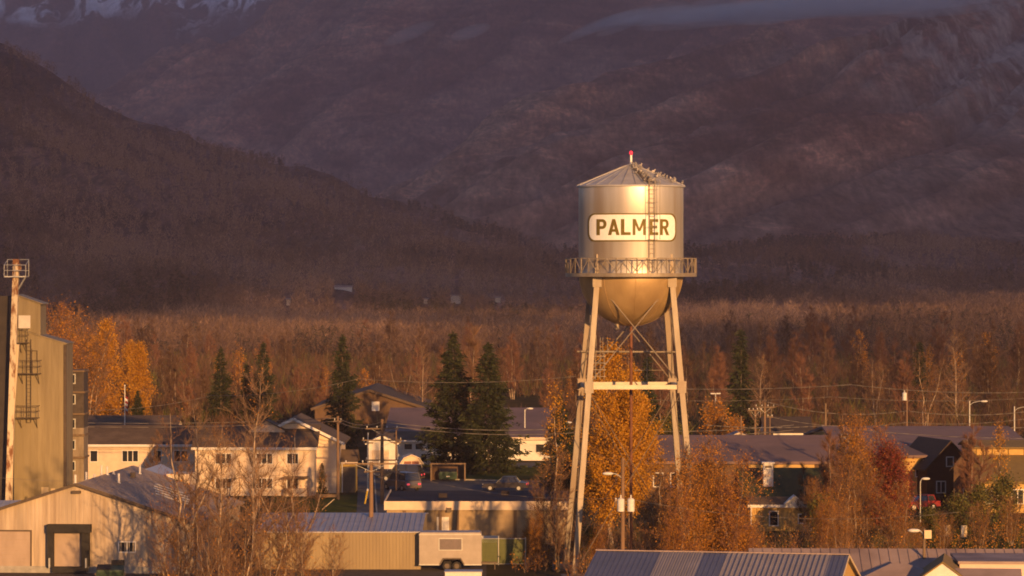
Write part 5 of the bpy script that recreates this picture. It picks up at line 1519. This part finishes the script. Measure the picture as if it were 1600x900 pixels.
# ---- houses far off on the hillside
for u, v, w_, h, m_, lb in ((536, 450, 26, 6, m_white, 'largest pale house far up on the dark hillside'), (712, 463, 15, 3, m_cream, 'pale house far off on the hillside left of the water tower'),
                            (765, 545, 9, 8, m_creampipe, 'small lit pale building on the valley floor behind the big spruces'), (450, 469, 5, 4, m_cream, 'tiny pale house on the hillside, lower left of the largest one'),
                            (665, 468, 6, 3, m_cream, 'tiny pale house left beside the one left of the water tower'), (778, 466, 8, 3, m_cream, 'tiny pale house nearest the water tower on the hillside')):
    D, z = hill_hit(u, v)
    k = FPX / D; wm, hm = w_ / k, h / k
    r = thing('house', lb, 'house', (PX(u, D - 45), D - 45, PZ(v + h / 2, D - 45)))
    block('x', wm, 6, hm * .72, hm, 0, 0, -9).build('wall', m_, r)
    roof_poly('x', wm, 6, hm * .72, hm, .4, .2).build('roof', m_pinkroof, r)
# ---------------------------------------------------------------- poles, lamps, wires, cars
m_lamp = mat('lamp_housing', (.60, .57, .52), (.5, .47, .43), scale=3, rough=.45)
m_ins = mat('insulator', (.62, .58, .52), rough=.3)
m_wire = mat('wire', (.20, .17, .15), (.16, .135, .12), scale=4, rough=.6, metal=.3)


def pole(label, u, vt, D, arms=(), xf=(), lamp=None, r=.14, m=None, cat='utility pole', name='utility_pole', group=None, rz=0.0):
    zt = PZ(vt, D)
    p = thing(name, label, cat, (PX(u, D), D, 0), rz, group)
    MB().tube((0, 0, 0), (0, 0, zt), r * 1.15, r * .8, 10).build('pole', m or m_pole, p, smooth=True)
    for zz, half in arms:
        a = MB().box(-half, half, -r - .10, -r + .01, zt - zz - .06, zt - zz + .06); ao = a.build('crossarm', m_wood, p)
        n = 4 if half > .7 else 2
        for k in range(n):
            x = -half + .12 + (2 * half - .24) * k / (n - 1)
            MB().tube((x, -r - .05, zt - zz + .06), (x, -r - .05, zt - zz + .16), .02, n=5).ball((x, -r - .05, zt - zz + .2), .055, .055, .07, 6).build('insulator', m_ins, ao)
        if half > .7:
            MB().bar((-half * .6, -r - .04, zt - zz - .05), (0, -r - .02, zt - zz - .6), .04, .02).bar((half * .6, -r - .04, zt - zz - .05), (0, -r - .02, zt - zz - .6), .04, .02).build('brace', m_galv, ao)
    for zz, x in xf:
        t = MB().tube((x, -.25, zt - zz - .42), (x, -.25, zt - zz + .42), .25, n=14); t.tube((x, -.25, zt - zz + .42), (x, -.25, zt - zz + .5), .25, .12, n=14); to = t.build('transformer', m_lamp, p)
        MB().tube((x, -.25, zt - zz + .5), (x, -.25, zt - zz + .72), .045, n=6).build('bushing', m_ins, to)
        MB().box(min(0, x), max(0, x), -.1, .0, zt - zz - .05, zt - zz + .05).build('bracket', m_dark, to)
    if lamp:
        dx, zz = lamp; s = 1 if dx > 0 else -1
        a = MB().poly([(0, 0, zt - zz), (dx * .3, 0, zt - zz + .28), (dx * .7, 0, zt - zz + .42), (dx, 0, zt - zz + .45)], .04, 6); ao = a.build('lamp_arm', m_galv, p)
        MB().ball((dx + s * .28, 0, zt - zz + .43), .40, .17, .12, 10).build('lamp_head', m_lamp, ao, smooth='all')
    return p


pole('tall wooden utility pole right of the apartment house, one short crossarm', 528, 650, 337, arms=((.5, .42),))
pole('wooden utility pole crowded with crossarms and insulators before the white garage', 597, 655, 330, arms=((.9, 1.55), (2.0, 1.9), (3.9, 1.6), (5.0, 1.7)), r=.17)
pole('near wooden utility pole with one crossarm beside the tan metal shed', 580, 722, 266, arms=((.12, 2.05),), r=.18)
pole('short wooden pole right beside the pole crowded with crossarms', 619, 672, 336, arms=((1.2, .5),), r=.09)
pole('short bare metal pole left of the pole crowded with crossarms', 575, 676, 338, arms=((1.0, .5),), r=.09, m=m_galv)
pole('wooden pole carrying two white transformers and a lamp under the water tower', 973, 716, 240, arms=((3.0, .6),), xf=((3.25, -.14 - .0), (3.25, .56)), lamp=(-.75, 1.5), r=.15)
pole('pole with a wide crossarm right of the slim spruce', 1195, 625, 368, arms=((.75, 1.05),))
pole('lower crossarm pole between the slim spruce and the wide crossarm pole', 1180, 640, 377, arms=((.1, .8),))
pole('short plain pole before the slim spruce', 1158, 650, 362, r=.11)
pole('tall plain pole with a small box standing above the grey hall roof', 1290, 630, 358, r=.13, m=m_wood)
pole('pole with one pale transformer at its top above the large hall roof', 1417, 606, 392, xf=((1.0, -.3),), r=.12)
pole('wooden pole with two small transformers between the two grey roofs', 1328, 665, 316, arms=((1.0, .9),), xf=((4.4, -.55),), r=.13)
pole('short pole with a small crossarm right of the wide crossarm pole', 1203, 650, 372, arms=((.1, .35),), r=.08)
def slamp(label, u, vt, D, dx, m=m_galv, zz=.5, r=.09):
    return pole(label, u, vt, D, lamp=(dx, zz), r=r, m=m, cat='street lamp', name='street_lamp')
slamp('grey street lamp with its arm to the right above the large hall roof', 1515, 626, 383, 1.35)
slamp('street lamp with its arm cut by the right edge of the picture', 1585, 635, 388, 1.3)
slamp('slim street lamp right of the big spruces above the long grey roof', 820, 640, 412, .35, zz=.3)
slamp('slim street lamp left of the water tower over the dark trees', 880, 662, 380, .3, zz=.3)
slamp('small park lamp on a thin post behind the red car', 1438, 752, 306, .2, zz=.2, r=.05)
tlp = thing('street_lamp', 'double headed lamp post right of the water tower', 'street lamp', (PX(1118, 436), 436, 0))
MB().tube((0, 0, 0), (0, 0, PZ(615, 436)), .10, .07, 8).build('pole', m_galv, tlp)
for s in (-1, 1):
    MB().box(s * .12, s * .62, -.15, .15, PZ(615, 436) - .05, PZ(615, 436) + .08).build('lamp_head', m_lamp, tlp)
MB().box(-.12, .12, -.05, .05, PZ(615, 436) - .02, PZ(615, 436) + .05).build('lamp_arm', m_galv, tlp)
bx = slamp('near street lamp with a tan box on its post above the pinkish roofs', 1444, 826, 214, -.35, m=m_wood, zz=.55, r=.11)
MB().box(-.02, .42, -.30, -.13, PZ(841, 214), PZ(828, 214)).build('box', m_creampipe, bx)
# flagpole
fp = thing('flagpole', 'white flagpole with a limp red and white flag left of the birches', 'flagpole', (PX(195, 392), 392, 0))
zt = PZ(603, 392)
MB().tube((0, 0, 0), (0, 0, zt), .07, .045, 8).ball((0, 0, zt + .06), .09, n=8).build('pole', m_white, fp)
ft = MB(); zf = zt - 1.1
for k in range(7):
    z0, z1 = zf - k * .27, zf - (k + 1) * .27
    for j in range(4):
        xa, xb = .06 + j * .07, .06 + (j + 1) * .07; y = lambda q: .10 * math.sin(q * 40 + k)
        ft.face([(xa, y(xa), z1 - .05 * j), (xb, y(xb), z1 - .05 * (j + 1)), (xb, y(xb), z0 - .05 * (j + 1)), (xa, y(xa), z0 - .05 * j)], 0 if k % 2 else 1)
fo = ft.build('flag', [mat('flag_white', (.7, .66, .6), rough=.8), mat('flag_red', (.35, .05, .04), rough=.8)], fp)

def wire(label, pts, r=.024, sag=.5):
    """pts: (u, v, D) posts the wire hangs from"""
    mb = MB()
    P = [Vector((PX(u, D), D, PZ(v, D))) for u, v, D in pts]
    for a, b in zip(P[:-1], P[1:]):
        n = 14; L = []
        for k in range(n + 1):
            t = k / n; q = a.lerp(b, t); q.z -= sag * 4 * t * (1 - t); L.append(q)
        mb.poly(L, r, 5)
    return tag(mb.build('power_line', m_wire, smooth='all'), label, 'wire', 'wires strung over the town')
wire('upper wire from the tall apartment pole to the crowded pole and past the spruces', [(-60, 654, 340), (528, 653, 337), (597, 659, 330), (900, 668, 336), (1240, 664, 345)], .03)
wire('lower wire beside the upper one from the apartment pole past the spruces', [(-60, 661, 341), (528, 658, 336.6), (597, 664, 329.7), (900, 676, 336), (1240, 672, 345)], .03)
wire('high thin wire rising left to right above the apartment house', [(120, 640, 352), (330, 618, 352), (560, 592, 352), (900, 588, 352)], .022)
wire('topmost wire crossing the bare trees right of the water tower', [(900, 600, 350), (1330, 601, 350), (1660, 610, 350)], .028)
wire('second wire below the topmost one right of the water tower', [(900, 618, 362), (1300, 620, 362), (1660, 618, 362)], .02)
wire('wire slanting down from the wide crossarm pole to the right', [(1195, 627, 367.6), (1417, 642, 366), (1680, 630, 366)], .035, .8)
wire('lower wire slanting down beyond the wide crossarm pole', [(1203, 651, 372), (1417, 660, 372), (1680, 640, 372)], .028, .7)
wire('wire running level just above the two grey hall roofs', [(1100, 664, 360), (1290, 665, 358), (1680, 666, 360)], .04, .25)
wire('lowest level wire just touching the hall ridge line', [(1150, 671, 345), (1328, 670, 316), (1680, 684, 322)], .024, .35)
wire('wire from the near utility pole across to the transformer pole', [(-60, 742, 262), (580, 726, 266), (973, 778, 240), (1500, 800, 232)], .012, .9)


# ---------------------------------------------------------------- vehicles
def carpaint(n, c):
    return mat(n, c, tuple(x * .85 for x in c), scale=2, rough=.32, spec=.5)
m_tail = mat('tail_lamp', (.45, .03, .03), rough=.25, emit=((1, .10, .12), .5))
m_cglass = mat('car_glass', (.03, .03, .035), rough=.1, spec=.6)


def car(name, label, cat, u, D, rz, paint, L=4.4, W=1.75, hood=.86, top=1.45, cab=(-.55, 1.15), style='sedan', hub=None):
    """x is the length (front at -x), side view profile extruded with tumblehome"""
    r = thing(name, label, cat, (PX(u, D), D, 0), rz)
    h = L / 2
    lo_ = [(-h, .32), (-h, .62), (-h + .12, .74), (cab[0] - .35, hood), (cab[1] + .30, hood + .04), (h - .1, hood - .02), (h, .70), (h, .34)]
    mb = MB(); n = len(lo_)
    secs = [(-W / 2, .93), (-W / 2 + .06, 1.0), (W / 2 - .06, 1.0), (W / 2, .93)]
    o = len(mb.v)
    for y, k in secs:
        mb.v.extend([(x * (1 if k == 1 else .985), y, .32 + (z - .32) * k) for x, z in lo_])
    for s in range(len(secs) - 1):
        for i in range(n):
            j = (i + 1) % n
            mb.f.append((o + s * n + i, o + s * n + j, o + (s + 1) * n + j, o + (s + 1) * n + i)); mb.m.append(0)
    mb.f.append(tuple(o + i for i in reversed(range(n)))); mb.m.append(0); mb.f.append(tuple(o + 3 * n + i for i in range(n))); mb.m.append(0)
    body = mb.build('body', paint, r)
    fr, bk = (.55, .45) if style == 'sedan' else ((.5, .12) if style == 'wagon' else (.38, .06))
    yb, yt = W / 2 - .05, W / 2 - .20
    A = [(cab[0] - .28, hood - .02), (cab[0] + fr * .6, top - .05), (cab[1] - bk * .4, top - .05), (cab[1] + (.25 if style == 'sedan' else .12), hood - .0)]
    gb = MB(); b0 = [(x, -yb if i in (0, 3) else -yt, z) for i, (x, z) in enumerate(A)]; b1 = [(x, -y, z) for x, y, z in b0]
    gb.face(b0); gb.face(list(reversed(b1)))
    for i in range(4):
        j = (i + 1) % 4; gb.face([b0[j], b0[i], b1[i], b1[j]])
    gb.build('window_band', m_cglass, r)
    rf = MB().box(A[1][0] - .05, A[2][0] + .05, -yt - .02, yt + .02, top - .06, top); 
    for i, j in ((0, 1), (3, 2)):
        for sg in (-1, 1):
            rf.bar((A[i][0], sg * (yb + .01), A[i][1]), (A[j][0], sg * (yt + .01), A[j][1]), .07, .07)
    xm = (A[1][0] + A[2][0]) / 2
    for sg in (-1, 1):
        rf.bar((xm, sg * (yb + .012), hood), (xm, sg * (yt + .012), top - .03), .06, .09)
    rf.build('roof', paint, r)
    for x in (-h + .78, h - .80):
        for y in (-W / 2 - .01, W / 2 - .2):
            wheel(r, x, y, .31, .31, .21, hub)
    for sg in (-1, 1):
        MB().box(h - .06, h + .015, sg * (W / 2 - .28) - .16, sg * (W / 2 - .28) + .16, .62, .80).build('tail_light', m_tail, r)
        MB().box(-h - .012, -h + .06, sg * (W / 2 - .3) - .18, sg * (W / 2 - .3) + .18, .56, .70).build('headlight', m_lamp, r)
        MB().box(cab[0] - .05, cab[0] + .12, sg * (W / 2 + .08) - .07, sg * (W / 2 + .08) + .07, hood + .02, hood + .14).build('mirror', paint, r)
    MB().box(-h - .03, -h + .10, -W / 2 + .05, W / 2 - .05, .34, .48).build('bumper', m_dark, r); MB().box(h - .10, h + .03, -W / 2 + .05, W / 2 - .05, .34, .48).build('bumper', m_dark, r)
    return r
car('parked_car', 'small bright red car parked before the dark red house', 'car', 1437, 322, R_(22), carpaint('red_paint', (.27, .022, .022)), L=3.6, W=1.6, top=1.42, cab=(-.45, 1.2), style='wagon', hub=m_white)
car('parked_car', 'dark car parked at the right end of the parking lot', 'car', 790, 350, R_(-8), carpaint('dark_paint', (.035, .028, .030)), L=4.5)
car('parked_van', 'grey van with a glowing tail light on the parking lot', 'van', 628, 351, R_(-58), carpaint('grey_van_paint', (.10, .09, .10)), L=4.8, W=1.85, hood=1.05, top=1.85, cab=(-.9, 2.1), style='van')
car('parked_van', 'black van parked in front of the little cream shed', 'van', 628, 366, R_(-12), carpaint('black_van_paint', (.022, .020, .022)), L=4.6, W=1.8, hood=1.0, top=1.75, cab=(-.8, 1.9), style='van')
# small yellow marker and hydrant-like posts on the driveway
mk = thing('warning_marker', 'bright yellow marker post beside the driveway left of the crowded pole', 'marker post', (PX(570, 330), 330, 0))
MB().tube((0, 0, 0), (.25, 0, 1.25), .09, .09, 8).build('post', mat('marker_yellow', (.62, .40, .03), rough=.5), mk); MB().tube((.25, 0, 1.25), (.29, 0, 1.45), .10, .10, 8).build('cap', m_white, mk)
